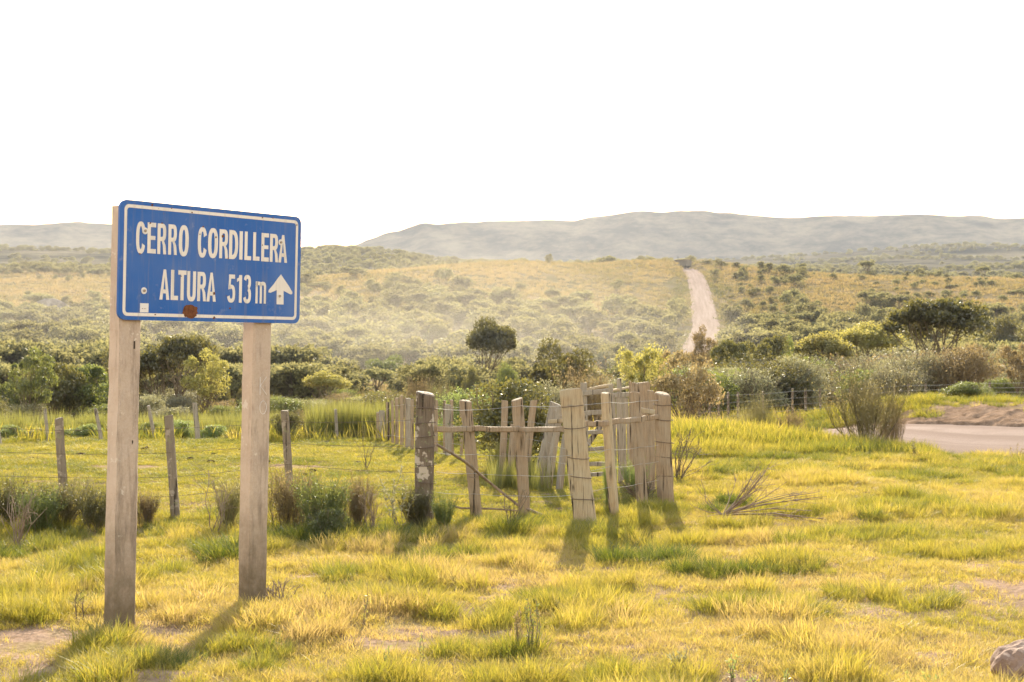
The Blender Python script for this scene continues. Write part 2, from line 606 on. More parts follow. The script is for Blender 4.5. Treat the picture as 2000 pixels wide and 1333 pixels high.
m, ns, ls = M('field_stone')
tc = ns.new('ShaderNodeTexCoord')
n1 = noise(ns, ls, tc.outputs['Object'], 5, 6, 0.7)
n2 = noise(ns, ls, tc.outputs['Object'], 30, 5, 0.7)
c = mixc(ns, ls, maprange(ns, ls, n1, 0.3, 0.7), (0.19, 0.115, 0.08), (0.36, 0.25, 0.19))
c = mixc(ns, ls, maprange(ns, ls, n2, 0.55, 0.7, 0, 0.6), c, (0.45, 0.35, 0.28))
finish(ns, ls, c, 0.9, n2, 0.6, 0.02)
MAT_STONE = m
m, ns, ls = M('cliff_rock')
tc = ns.new('ShaderNodeTexCoord')
n1 = noise(ns, ls, tc.outputs['Object'], 0.5, 6, 0.75)
finish(ns, ls, mixc(ns, ls, maprange(ns, ls, n1, 0.35, 0.65), (0.12, 0.10, 0.085), (0.40, 0.35, 0.30)), 0.95, n1, 1.0, 0.4)
MAT_CLIFF = m

# ------------------------------------------------------------------ terrain
ridge_px = [-2000, -600, 0, 60, 110, 160, 225, 300, 420, 520, 600, 690, 705, 745, 758, 772, 800, 815, 830, 850, 900, 950, 1060, 1130, 1142, 1165, 1215, 1225, 1330, 1385, 1400, 1440, 1560, 1700, 1790, 1880, 1900, 1920, 1945, 1970, 2000, 2300, 2600, 3600]
ridge_py = [440, 452, 441, 440, 438, 437, 439, 445, 465, 482, 496, 486, 476, 462, 455, 456, 448, 442, 437, 441, 436, 433, 431, 431, 426, 425, 419, 415, 413, 414, 418, 419, 424, 422, 420, 421, 418, 419, 426, 429, 429, 436, 445, 440]


def pz(d, py):
    return EYE + (HY - py) / FPX * d


def colm(near, far):
    k = [(0.5, 0.0), (28, 0.0)] + near + [(d, pz(d, py)) for d, py in far]
    return np.array(k)


COLS = {
    -900: colm([(36, -.5), (80, -1.6), (150, -2)], [(280, 655), (360, 620), (430, 595), (560, 550), (650, 530), (820, 545), (1400, 490), (1800, 500)]),
    0:    colm([(36, -.6), (60, -1.3), (90, -2.0), (150, -2.4), (200, -1)], [(280, 655), (330, 634), (342, 610), (400, 594), (470, 566), (560, 538), (620, 524), (820, 545), (1400, 482), (1800, 500)]),
    140:  colm([(36, -.6), (60, -1.3), (90, -2.0), (150, -2.4), (200, -1)], [(280, 658), (330, 640), (342, 608), (400, 594), (470, 566), (560, 538), (620, 524), (820, 545), (1400, 485), (1800, 500)]),
    300:  colm([(36, -.6), (60, -1.2), (90, -1.9), (150, -2.6), (200, -1.4)], [(280, 660), (340, 632), (400, 600), (470, 568), (560, 540), (620, 528), (820, 548), (1400, 490), (1800, 505)]),
    480:  colm([(36, -.5), (60, -1.0), (90, -1.8), (150, -2.6), (200, -2)], [(270, 668), (330, 630), (400, 590), (470, 555), (540, 535), (760, 552), (1300, 492), (1700, 512)]),
    600:  colm([(36, -.5), (60, -.9), (90, -1.7), (150, -2.6), (200, -2)], [(270, 665), (320, 628), (380, 590), (430, 563), (480, 540), (640, 556), (1300, 488), (1700, 515)]),
    690:  colm([(36, -.4), (60, -.9), (90, -1.7), (150, -2.7), (200, -2)], [(270, 664), (330, 620), (400, 570), (440, 550), (485, 531), (640, 552), (1300, 484), (1700, 515)]),
    780:  colm([(36, -.4), (60, -.9), (90, -1.7), (150, -2.8), (210, -2)], [(270, 664), (330, 616), (400, 566), (440, 540), (490, 522), (640, 545), (1300, 498), (1700, 515)]),
    870:  colm([(36, -.3), (60, -.9), (90, -1.7), (150, -2.8), (210, -2)], [(270, 664), (330, 612), (400, 560), (445, 532), (490, 515), (640, 540), (1300, 515), (1700, 520)]),
    1000: colm([(36, -.2), (60, -.8), (90, -1.6), (150, -2.8), (210, -2)], [(280, 660), (340, 606), (400, 562), (450, 527), (500, 506), (640, 540), (1300, 525), (1700, 515)]),
    1080: colm([(36, -.2), (60, -.8), (90, -1.6), (150, -2.6), (210, -2)], [(280, 660), (340, 610), (400, 570), (450, 535), (500, 506), (640, 540), (1300, 530), (1700, 515)]),
    1130: colm([(36, -.2), (60, -.8), (90, -1.6), (150, -2.6), (210, -2)], [(280, 662), (340, 616), (400, 578), (450, 545), (510, 518), (660, 540), (1300, 530), (1700, 515)]),
    1250: colm([(36, -.2), (60, -.7), (90, -1.4), (150, -2.4), (210, -1.8)], [(280, 664), (340, 622), (400, 584), (450, 550), (520, 503), (700, 540), (1300, 530), (1800, 515)]),
    1330: colm([(36, -.1), (60, -.6), (90, -1.2), (150, -2.2), (210, -1.6)], [(280, 668), (340, 628), (400, 590), (450, 553), (525, 500), (700, 545), (1300, 530), (1800, 512)]),
    1420: colm([(34, .1), (44, -.5), (90, -1.0), (150, -1.6), (210, -1)], [(280, 672), (340, 638), (400, 600), (450, 559), (525, 508), (700, 548), (1300, 530), (1800, 505)]),
    1560: colm([(34, .2), (46, -.5), (90, -1.0), (150, -1.2), (200, -.3)], [(260, 676), (300, 650), (340, 614), (390, 572), (430, 546), (470, 533), (700, 556), (1300, 528), (1900, 495)]),
    1700: colm([(31, .35), (37, .45), (46, -.4), (90, -.8), (150, -.8), (200, .2)], [(250, 676), (290, 650), (330, 616), (380, 577), (430, 548), (470, 538), (700, 560), (1300, 525), (2000, 478)]),
    1850: colm([(30, .1), (33, .5), (38, .5), (46, -.3), (90, -.6), (150, -.5), (200, .6)], [(250, 672), (290, 646), (330, 612), (380, 578), (430, 552), (470, 542), (700, 560), (1300, 520), (2000, 458)]),
    2000: colm([(29, .05), (32, .5), (38, .5), (46, -.3), (90, -.5), (150, -.3), (200, .8)], [(250, 668), (290, 640), (330, 610), (380, 576), (430, 552), (470, 543), (700, 560), (1300, 515), (2000, 465)]),
    2900: colm([(29, .05), (32, .5), (38, .5), (46, 0), (150, 0), (200, 1)], [(250, 668), (290, 640), (330, 610), (380, 576), (430, 552), (470, 543), (700, 560), (1300, 515), (2000, 465)]),
}
ang_in = np.linspace(rad(-25), rad(25), 400)
ang_l = -np.concatenate([np.linspace(rad(25.3), rad(60), 36), np.linspace(rad(62), rad(178), 50)])[::-1]
TH = np.concatenate([ang_l, ang_in, -ang_l[::-1]])
RR = np.concatenate([np.linspace(0.4, 6.3, 14), np.geomspace(6.45, 46, 300), np.geomspace(46.8, 4900, 250)])
RR[-1] = 4900
cpx = np.array(sorted(COLS))
cth = np.arctan((cpx - CX) / FPX)
prof = []
for p, t in zip(cpx, cth):
    k = COLS[p]
    cs = math.cos(t)
    dz = np.interp(np.log(RR * cs), np.log(k[:, 0]), k[:, 1])
    prof.append(dz)
prof = np.array(prof)
# directions the photograph does not look in: the two edge profiles, meeting half way round
cth_all = np.concatenate([[-math.pi, -math.pi / 2], cth, [math.pi / 2, math.pi]])
mid = 0.5 * (prof[0] + prof[-1])
prof_all = np.concatenate([[mid, prof[0]], prof, [prof[-1], mid]])
Z = np.zeros((len(TH), len(RR)))
for j in range(len(RR)):
    Z[:, j] = np.interp(TH, cth_all, prof_all[:, j])
# the long mountain
rz_px = np.clip(CX + FPX * np.tan(np.clip(TH, rad(-55), rad(55))), -2000, 3600)
ridge_t = (HY - np.interp(rz_px, ridge_px, ridge_py)) / FPX * np.cos(np.clip(TH, rad(-40), rad(40)))
lr = np.log(RR)
for i in range(len(TH)):
    zr = ridge_t[i] * 3020
    z0 = np.interp(np.log(1800), lr, Z[i])
    far_z = np.interp(RR, [1800, 2450, 2600, 2760, 2920, 3020, 3180, 4000, 4900], [z0, z0 + (zr - z0) * .04, z0 + (zr - z0) * .26, z0 + (zr - z0) * .62, z0 + (zr - z0) * .95, zr, zr * .88, zr * .7, zr * .6])
    Z[i] = np.where(RR > 1800, far_z, Z[i])


def blur(A, ax, s):
    n = int(3 * s)
    k = np.exp(-0.5 * (np.arange(-n, n + 1) / s) ** 2)
    k /= k.sum()
    pad = [(0, 0), (0, 0)]
    pad[ax] = (n, n)
    B = np.pad(A, pad, mode='edge')
    return np.apply_along_axis(lambda v: np.convolve(v, k, 'valid'), ax, B)


Zb = blur(blur(Z, 0, 7.0), 1, 3.0)
rsel = sstep(1700, 2300, RR)[None]
Z = Zb * (1 - rsel) + blur(Z, 0, 1.2) * rsel
GX = np.sin(TH)[:, None] * RR[None]
GY = np.cos(TH)[:, None] * RR[None]
RB = np.broadcast_to(RR[None], Z.shape)

# road centre line (plan)
ROAD_PTS = np.array([(70, 12), (40, 18.5), (24, 22.5), (15, 25.4), (9.7, 28.6), (6.8, 32.4), (3.6, 38.5), (0.6, 48), (-0.5, 64), (0.5, 84), (3.5, 108), (9.5, 140), (19, 180), (28, 222), (34.5, 262)] +
                    [((px - CX) / FPX * d, d) for px, d in ((1378, 300), (1376, 340), (1370, 390), (1365, 430), (1358, 470), (1350, 500), (1339, 520), (1324, 534), (1300, 548), (1260, 565), (1200, 590))], float)


def resample(P, step):
    # Catmull-Rom through the points
    Q = []
    for i in range(len(P) - 1):
        p0, p1, p2, p3 = P[max(i - 1, 0)], P[i], P[i + 1], P[min(i + 2, len(P) - 1)]
        n = max(3, int(np.linalg.norm(p2 - p1) / step))
        t = np.linspace(0, 1, n, endpoint=False)[:, None]
        Q.append(0.5 * ((2 * p1) + (-p0 + p2) * t + (2 * p0 - 5 * p1 + 4 * p2 - p3) * t ** 2 + (-p0 + 3 * p1 - 3 * p2 + p3) * t ** 3))
    Q.append(P[-1:])
    return np.concatenate(Q)


ROAD = resample(ROAD_PTS, 1.0)


def road_dist(x, y):
    """distance to the road's centre line, and the side (+ left of travel)"""
    sh = np.shape(x)
    q = np.stack([np.ravel(x), np.ravel(y)], -1)
    best = np.full(len(q), 1e9)
    P = ROAD[::2]
    A, B = P[:-1], P[1:]
    for a, b in zip(A, B):
        ab = b - a
        t = np.clip(((q - a) @ ab) / (ab @ ab), 0, 1)
        dd = np.hypot(q[:, 0] - a[0] - t * ab[0], q[:, 1] - a[1] - t * ab[1])
        best = np.minimum(best, dd)
    return best.reshape(sh)


# relief: lumpy turf close by, uneven hillsides, stony mountain
fade_n = 1 - sstep(30, 55, RB)
lump = 0.11 * fbm(GX * 0.35, GY * 0.35, 1, 3) + 0.10 * fbm(GX * 1.1, GY * 1.5, 5, 3) + 0.035 * fbm(GX * 4, GY * 5, 9, 2)
Z = Z + lump * fade_n * sstep(3, 6, RB)
Z += sstep(60, 200, RB) * (1 - sstep(900, 1500, RB)) * (2.2 * fbm(GX / 45, GY / 45, 21, 4) + 0.5 * fbm(GX / 9, GY / 9, 25, 3))
Z += sstep(900, 1500, RB) * (9 * fbm(GX / 190, GY / 190, 31, 4) + 0) + sstep(1900, 2500, RB) * (1 - .8 * sstep(2900, 3050, RB)) * (-38 * np.abs(fbm(GX / 230, GY / 900, 35, 4)) + 14 * fbm(GX / 70, GY / 120, 37, 4) + 6)
Z += sstep(30, 60, RB) * (1 - sstep(120, 260, RB)) * 0.4 * fbm(GX / 7, GY / 7, 41, 3)

# the road bed is levelled into the ground, a cut bank stands on its far side
sel = (RB < 640) & (GY > 5) & (np.abs(GX) < 95)
rdist = np.full(Z.shape, 1e3)
rdist[sel] = road_dist(GX[sel], GY[sel])
near_side = np.full(Z.shape, 0.0)
ROAD_HALF = 3.4
lvl = blur(blur(Z, 0, 8), 1, 8)
rh_ = ROAD_HALF - 0.4 * sstep(120, 300, RB)
wroad = 1 - sstep(0, 1, (rdist - rh_) / 2.2)
sunk = 0.08 + 0.40 * (1 - sstep(8, 15, GX)) * (1 - sstep(45, 80, RB))
Z = Z * (1 - wroad) + (lvl - sunk * (RB < 100)) * wroad

THE, REND = TH, RR


def gz(x, y):
    x, y = np.asarray(x, float), np.asarray(y, float)
    t = np.arctan2(x, y)
    r = np.clip(np.hypot(x, y), RR[0], RR[-1] - 1)
    i = np.clip(np.searchsorted(TH, t) - 1, 0, len(TH) - 2)
    j = np.clip(np.searchsorted(RR, r) - 1, 0, len(RR) - 2)
    a = (t - TH[i]) / (TH[i + 1] - TH[i])
    b = (r - RR[j]) / (RR[j + 1] - RR[j])
    a = np.clip(a, 0, 1)
    return (Z[i, j] * (1 - a) + Z[i + 1, j] * a) * (1 - b) + (Z[i, j + 1] * (1 - a) + Z[i + 1, j + 1] * a) * b


def gp(px, d):
    x = (px - CX) / FPX * d
    return np.array([x, d, float(gz(x, d))])


nT, nR = Z.shape
V = np.stack([GX, GY, Z], -1).reshape(-1, 3)
I = np.arange(nT)[:, None] * nR + np.arange(nR - 1)[None]
I2 = np.roll(np.arange(nT), -1)[:, None] * nR + np.arange(nR - 1)[None]
F = np.stack([I, I + 1, I2 + 1, I2], -1).reshape(-1, 4)[:, ::-1]
mb = MB()
mb.add(V, F)
mb.add([[0, 0, 0]], np.zeros((0, 3), int))
c0 = mb.n - 1
ring = np.arange(nT) * nR
mb.f.append(np.stack([np.full(nT, c0), np.roll(ring, -1), ring], -1))
mb.m.append(np.zeros(nT, np.int32))
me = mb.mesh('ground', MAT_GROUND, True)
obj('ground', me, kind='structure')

# the gravel road
RQ = ROAD
T = np.gradient(RQ, axis=0)
T /= np.linalg.norm(T, axis=1, keepdims=True)
Nn = np.stack([-T[:, 1], T[:, 0]], -1)
offs = np.linspace(-ROAD_HALF, ROAD_HALF, 9)
wsc = (1 - (0.4 / ROAD_HALF) * sstep(120, 300, np.hypot(RQ[:, 0], RQ[:, 1])))[:, None]
rv, ac = [], []
for k, o in enumerate(offs):
    q = RQ + Nn * wsc * (o + 0.25 * (abs(k - 4) == 4) * (vnoise(RQ[:, 0] * .7, RQ[:, 1] * .7 + k, 3) - .5)[:, None] * 2)
    z = gz(q[:, 0], q[:, 1]) + 0.02 + 0.0006 * np.hypot(q[:, 0], q[:, 1]) + 0.02 * (1 - (o / ROAD_HALF) ** 2)
    if abs(k - 4) == 4:
        z -= 0.06
    rv.append(np.stack([q[:, 0], q[:, 1], z], -1))
    ac.append(np.full(len(q), o))
rv = np.stack(rv, 1)
nr = len(RQ)
i = np.arange(nr - 1)[:, None] * 9 + np.arange(8)[None]
mb = MB()
mb.add(rv.reshape(-1, 3), np.stack([i, i + 9, i + 10, i + 1], -1).reshape(-1, 4)[:, ::-1])
me = mb.mesh('gravel_road', MAT_ROAD, True)
a_ = me.attributes.new('across', 'FLOAT', 'POINT')
a_.data.foreach_set('value', np.stack(ac, 1).ravel().astype(np.float32))
obj('road', me, kind='structure')

# the raw earth bank cut along the road's far side
sel_ = (RQ[:, 1] > 20) & (RQ[:, 1] < 37) & (RQ[:, 0] > 6.0)
q0, n0_ = RQ[sel_], Nn[sel_]
side = -1.0 if (n0_[:, 1].mean() > 0) else 1.0
fs = 1.0 if n0_[:, 1].mean() > 0 else -1.0       # the far side of the road
prof_o = np.linspace(ROAD_HALF - .25, ROAD_HALF + 1.3, 16)
q0 = np.stack([np.interp(np.linspace(0, 1, 420), np.linspace(0, 1, len(q0)), q0[:, k]) for k in range(2)], -1)
n0_ = np.stack([np.interp(np.linspace(0, 1, 420), np.linspace(0, 1, len(n0_)), n0_[:, k]) for k in range(2)], -1)
bv = []
for k, o in enumerate(prof_o):
    q = q0 + n0_ * (fs * (o + .35 * fbm(q0[:, 0] * 1.3, q0[:, 1] * 1.3 + .2 * k, 15, 3))[:, None])
    t_ = k / 15
    z = gz(q[:, 0], q[:, 1]) + .04 + .05 * math.sin(math.pi * t_) * (1 + 2.5 * fbm(q[:, 0] * 2.4, q[:, 1] * 2.4, 17, 4)) + .10 * fbm(q[:, 0] * 6, q[:, 1] * 6 + k * .2, 19, 3) - (.12 if k in (0, 15) else 0)
    bv.append(np.stack([q[:, 0], q[:, 1], z], -1))
bv = np.stack(bv, 1)
i = np.arange(419)[:, None] * 16 + np.arange(15)[None]
mb = MB()
mb.add(bv.reshape(-1, 3), np.stack([i, i + 1, i + 17, i + 16], -1).reshape(-1, 4))
obj('road_bank', mb.mesh('road_bank', MAT_CUT, True), kind='structure')

# ------------------------------------------------------------------ the sign
def homography(src, dst):
    A = []
    for (x, y), (u, v) in zip(src, dst):
        A.append([x, y, 1, 0, 0, 0, -u * x, -u * y, -u])
        A.append([0, 0, 0, x, y, 1, -v * x, -v * y, -v])
    _, _, vt = np.linalg.svd(np.array(A, float))
    return vt[-1].reshape(3, 3)


SW_, SH_ = 1.482, 0.730
HM = homography([(226, 84), (1859, 234), (1834, 1193), (211, 1156)], [(0, SH_), (SW_, SH_), (SW_, 0), (0, 0)])


def st(x, y):
    """a point measured on the sign's face -> metres along and up the panel"""
    q = HM @ np.array([x, y, 1.0])
    return q[:2] / q[2]


S_O = np.array([-2.382, 8.6, 1.902])
S_E = np.array([0.923, 1.16, 0.0]) / 1.482
S_N = np.array([S_E[1], -S_E[0], 0.0])          # out of the face, towards the road
LEAN = 0.020


def sign_w(s, t, n):
    """panel coordinates -> world, with the slight lean of the whole sign"""
    s, t, n = np.broadcast_arrays(np.asarray(s, float), np.asarray(t, float), np.asarray(n, float))
    p = S_O + s[..., None] * S_E + n[..., None] * S_N
    p[..., 2] += t
    p[..., 0] += LEAN * (p[..., 2] - 1.9)
    return p


SIGN_BASE = np.array([-1.95, 9.15, 0.0])
SIGN_BASE[2] = float(gz(SIGN_BASE[0], SIGN_BASE[1]))
sign = empty('road_sign', SIGN_BASE, 'blue road sign reading CERRO CORDILLERA ALTURA 513 m on two concrete posts', 'road sign')
rel = lambda V: V - SIGN_BASE


def rrect(w0, h0, w1, h1, r, n=7):
    pts = []
    for cx, cy, a0 in ((w1 - r, h1 - r, 0), (w0 + r, h1 - r, 90), (w0 + r, h0 + r, 180), (w1 - r, h0 + r, 270)):
        for a in np.linspace(a0, a0 + 90, n):
            pts.append((cx + r * math.cos(rad(a)), cy + r * math.sin(rad(a))))
    return np.array(pts)


def slab(mb, poly, n0, n1, mi=0):
    """an outline in the panel's plane, given thickness from n0 (back) to n1 (front)"""
    poly = np.asarray(poly)
    k = len(poly)
    Vb, Vf = sign_w(poly[:, 0], poly[:, 1], n0), sign_w(poly[:, 0], poly[:, 1], n1)
    b = mb.n
    i = np.arange(k)
    j = (i + 1) % k
    mb.add(np.concatenate([Vb, Vf]), np.stack([i, j, j + k, i + k], -1), mi)
    mb.f.append(np.array([list(b + k + i)])); mb.m.append(np.array([mi], np.int32))
    mb.f.append(np.array([list(b + i[::-1])])); mb.m.append(np.array([mi], np.int32))


def strip(mb, A, B, n0, n1):
    """a closed or open band between two outlines in the panel's plane"""
    A, B = np.asarray(A), np.asarray(B)
    k = len(A)
    V = np.concatenate([sign_w(A[:, 0], A[:, 1], n1), sign_w(B[:, 0], B[:, 1], n1), sign_w(A[:, 0], A[:, 1], n0), sign_w(B[:, 0], B[:, 1], n0)])
    i = np.arange(k - 1)
    mb.add(V, np.concatenate([np.stack([i, i + 1, i + 1 + k, i + k], -1),
                              np.stack([i, i + 2 * k, i + 2 * k + 1, i + 1], -1),
                              np.stack([i + k, i + 1 + k, i + 1 + 3 * k, i + 3 * k], -1)]))


mb = MB()
slab(mb, rrect(0, 0, SW_, SH_, 0.05), -0.004, 0.0)
panel = obj('panel', mb.mesh('panel', MAT_BLUE, xf=rel), sign)
# a folded stiffening lip round the back edge
mb = MB()
o_, i_ = rrect(0.002, 0.002, SW_ - .002, SH_ - .002, 0.048), rrect(.012, .012, SW_ - .012, SH_ - .012, .04)
strip(mb, np.vstack([o_, o_[:1]]), np.vstack([i_, i_[:1]]), -0.022, -0.0045)
obj('edge_lip', mb.mesh('edge_lip', MAT_BLUE, xf=rel), panel)
# white border line
mb = MB()
o_, i_ = rrect(0.030, 0.024, SW_ - .030, SH_ - .026, 0.034), rrect(.050, .044, SW_ - .050, SH_ - .046, .018)
strip(mb, np.vstack([o_, o_[:1]]), np.vstack([i_, i_[:1]]), 0.0, 0.0012)
obj('border', mb.mesh('border', MAT_WHITE, xf=rel), panel)

HS, VS = 0.335, 0.145       # stroke widths as shares of a letter's width and height


def ell(cx, cy, a, b, a0, a1, n=15, p=2.5):
    t = np.radians(np.linspace(a0, a1, n))
    c, s = np.cos(t), np.sin(t)
    return np.stack([cx + a * np.sign(c) * np.abs(c) ** (2 / p), cy + b * np.sign(s) * np.abs(s) ** (2 / p)], -1)


def glyph(ch):
    """strokes of a letter in its unit box: ('p', outline) filled, ('b', outer, inner) bands"""
    h, v = HS, VS
    bx = lambda x0, y0, x1, y1: ('p', np.array([(x0, y0), (x1, y0), (x1, y1), (x0, y1)]))
    if ch == 'O':
        return [('b', ell(.5, .5, .5, .5, 0, 360, 41), ell(.5, .5, .5 - h, .5 - v, 0, 360, 41))]
    if ch == 'C':
        return [('b', ell(.5, .5, .5, .5, 24, 336, 35), ell(.5, .5, .5 - h, .5 - v, 24, 336, 35))]
    if ch == 'D':
        return [bx(0, 0, h, 1), ('b', np.vstack([[(h, 1)], ell(.38, .5, .62, .5, 90, -90, 21), [(h, 0)]]), np.vstack([[(h, 1 - v)], ell(.36, .5, .64 - h, .5 - v, 90, -90, 21), [(h, v)]]))]
    if ch == 'E':
        return [bx(0, 0, h + .04, 1), bx(h + .04, 0, 1, v), bx(h + .04, .44, .92, .44 + v * .9), bx(h + .04, 1 - v, .98, 1)]
    if ch == 'I':
        return [bx(0, 0, 1, 1)]
    if ch == 'L':
        return [bx(0, 0, .42, 1), bx(.42, 0, 1, v)]
    if ch == 'T':
        return [bx(0, 1 - v, 1, 1), bx(.5 - h / 2 - .02, 0, .5 + h / 2 + .02, 1 - v)]
    if ch == 'A':
        w = .30
        return [('p', np.array([(0, 0), (w, 0), (.5, .80), (.62, 1), (.38, 1)])), ('p', np.array([(1 - w, 0), (1, 0), (.62, 1), (.5, .80)])),
                ('p', np.array([(.28, .21), (.72, .21), (.68, .21 + v * .9), (.32, .21 + v * .9)]))]
    if ch == 'U':
        lo = ell(.5, .3, .5, .3, 180, 360, 19)
        li = ell(.5, .3, .5 - h, .3 - v, 180, 360, 19)
        return [('b', np.vstack([[(0, 1)], lo, [(1, 1)]]), np.vstack([[(h, 1)], li, [(1 - h, 1)]]))]
    if ch == 'R':
        m = .43
        cy = (1 + m) / 2
        b = (1 - m) / 2
        return [bx(0, 0, h, 1), ('b', np.vstack([[(h, 1)], ell(.58, cy, .40, b, 90, -90, 17), [(h, m)]]), np.vstack([[(h, 1 - v)], ell(.52, cy, .46 - h, b - v * .93, 90, -90, 17), [(h, m + v * .93)]])),
                ('p', np.array([(.70, 0), (1.02, 0), (.93, .30), (.72, .46), (.46, .46), (.62, .30)]))]
    if ch == '1':
        return [bx(.45, 0, 1, 1), ('p', np.array([(0, .74), (.45, .80), (.45, 1), (.36, .90), (0, .86)]))]
    if ch == '3':
        o1, i1 = ell(.46, .745, .50, .255, 165, -80, 17), ell(.46, .745, .50 - h, .255 - v * .95, 165, -80, 17)
        o2, i2 = ell(.46, .285, .54, .285, 82, -165, 19), ell(.46, .285, .54 - h, .285 - v * .95, 82, -165, 19)
        return [('b', o1, i1), ('b', o2, i2)]
    if ch == '5':
        o2, i2 = ell(.46, .32, .54, .32, 128, -165, 21), ell(.46, .32, .54 - h, .32 - v * .95, 128, -165, 21)
        return [bx(.14, 1 - v, .94, 1), ('p', np.array([(.06, .46), (.34, .50), (.42, 1 - v), (.14, 1 - v)])), ('b', o2, i2)]
    if ch == 'm':
        w = .2
        out = [bx(0, 0, w, 1)]
        for x0 in (w, w + .4):
            o = np.vstack([ell(x0 + .09, .72, .11 + w, .28, 170, 0, 11), [(x0 + .2 + w, 0)]])
            i = np.vstack([ell(x0 + .09, .70, .11, .14, 170, 0, 11), [(x0 + .2, 0)]])
            out.append(('b', o, i))
        return out
    return []


LET = [('C', 366, 448, 284, 572), ('E', 467, 543, 294, 568), ('R', 556, 634, 302, 575), ('R', 653, 729, 309, 580), ('O', 747, 835, 314, 594),
       ('C', 917, 999, 330, 604), ('O', 1009, 1098, 338, 609), ('R', 1111, 1189, 350, 610), ('D', 1199, 1280, 356, 617), ('I', 1292, 1321, 365, 620),
       ('L', 1339, 1399, 369, 625), ('L', 1416, 1475, 374, 629), ('E', 1491, 1559, 381, 636), ('R', 1569, 1642, 388, 641), ('A', 1647, 1726, 397, 646),
       ('A', 577, 664, 711, 980), ('L', 677, 742, 715, 983), ('T', 741, 814, 719, 985), ('U', 821, 899, 726, 995), ('R', 913, 990, 732, 993), ('A', 997, 1080, 738, 996),
       ('5', 1187, 1253, 754, 1006), ('1', 1268, 1313, 758, 1006), ('3', 1332, 1396, 757, 1012), ('m', 1437, 1531, 817, 1013)]
for ch, x0, x1, y0, y1 in LET:
    mb = MB()
    ms = (x0 + x1) / 2
    sl = 0.068 if y0 < 690 else 0.05
    a_, b_ = st(x0, (y0 + y1) / 2)[0], st(x1, (y0 + y1) / 2)[0]
    t1, t0 = st(ms, y0)[1], st(ms, y1)[1]
    T_ = lambda q: np.stack([a_ + q[:, 0] * (b_ - a_), t0 + q[:, 1] * (t1 - t0)], -1)
    for g_ in glyph(ch):
        if g_[0] == 'p':
            slab(mb, T_(g_[1]), 0.0, 0.0014)
        else:
            strip(mb, T_(g_[1]), T_(g_[2]), 0.0, 0.0014)
    obj('letter', mb.mesh('letter', MAT_WHITE, xf=rel), panel)
# arrow
ap = [(1668, 752), (1700, 800), (1740, 858), (1771, 912), (1768, 930), (1752, 931), (1690, 898), (1690, 1022), (1627, 1020), (1629, 892), (1572, 917), (1553, 912), (1556, 893), (1600, 842), (1640, 785)]
mb = MB()
q = np.array([st(*p) for p in ap])
slab(mb, q[::-1], 0.0, 0.0014)
obj('arrow', mb.mesh('arrow', MAT_WHITE, xf=rel), panel)
# paper label and rust hole scar
mb = MB()
slab(mb, np.array([st(402, 1092), st(477, 1093), st(479, 1013), st(404, 1010)]), 0.0, 0.0016)
obj('paper_label', mb.mesh('paper_label', MAT_LABEL, xf=rel), panel)
for k_, (cx_, w_l) in enumerate(((424, 7), (440, 6), (453, 5))):
    mb = MB()
    a_, b_ = st(cx_ - w_l / 2, 1062), st(cx_ + w_l / 2, 1056)
    slab(mb, np.array([(a_[0], a_[1]), (b_[0], a_[1]), (b_[0], b_[1]), (a_[0], b_[1])]), 0.0016, 0.0019)
    obj('printed_mark', mb.mesh('printed_mark', MAT_RUSTY, xf=rel), panel)
rg = R(5)
mb = MB()
an = np.linspace(0, 2 * np.pi, 30, endpoint=False)
rr_ = 1 + rg.uniform(-.13, .10, 30)
q = np.array([st(848 + 68 * r_ * math.cos(a), 1085 + 66 * r_ * math.sin(a) * (1.0 if math.sin(a) < 0 else .95)) for a, r_ in zip(an, rr_)])
slab(mb, q[::-1], 0.0, 0.0022)
obj('rust_patch', mb.mesh('rust_patch', MAT_RUSTY, xf=rel), panel)
for (cx_, cy_, r0) in ((508, 135, 12), (1062, 1140, 11), (680, 162, 7), (865, 200, 6), (1500, 240, 8), (1597, 243, 6), (1080, 420, 9), (1140, 412, 12), (1064, 925, 12), (538, 1113, 6), (1205, 1054, 8), (490, 298, 9), (966, 326, 7), (400, 572, 7), (1190, 608, 6), (598, 298, 7), (768, 770, 6), (1815, 305, 6), (1174, 945, 5), (1500, 490, 6), (935, 395, 5)):
    mb = MB()
    rr_ = r0 * (1 + rg.uniform(-.4, .35, 9))
    q = np.array([st(cx_ + r_ * math.cos(a), cy_ + r_ * math.sin(a)) for a, r_ in zip(np.linspace(0, 2 * np.pi, 9, endpoint=False), rr_)])
    slab(mb, q[::-1], 0.0, 0.0019)
    obj('rust_chip', mb.mesh('rust_chip', MAT_RUSTY, xf=rel), panel)
for bx_, by_ in ((445, 368), (437, 900), (1668, 463), (1652, 947)):
    mb = MB()
    c_ = st(bx_, by_)
    an = np.linspace(0, 2 * np.pi, 16, endpoint=False)
    slab(mb, np.stack([c_[0] + .021 * np.cos(an), c_[1] + .021 * np.sin(an)], -1), 0.0, 0.003)
    bo = obj('washer', mb.mesh('washer', MAT_LABEL, xf=rel), panel)
    mb = MB()
    an = np.linspace(0, 2 * np.pi, 6, endpoint=False)
    slab(mb, np.stack([c_[0] + .009 * np.cos(an), c_[1] + .009 * np.sin(an)], -1), 0.003, 0.009)
    obj('bolt_head', mb.mesh('bolt_head', MAT_BOLT, xf=rel), panel)


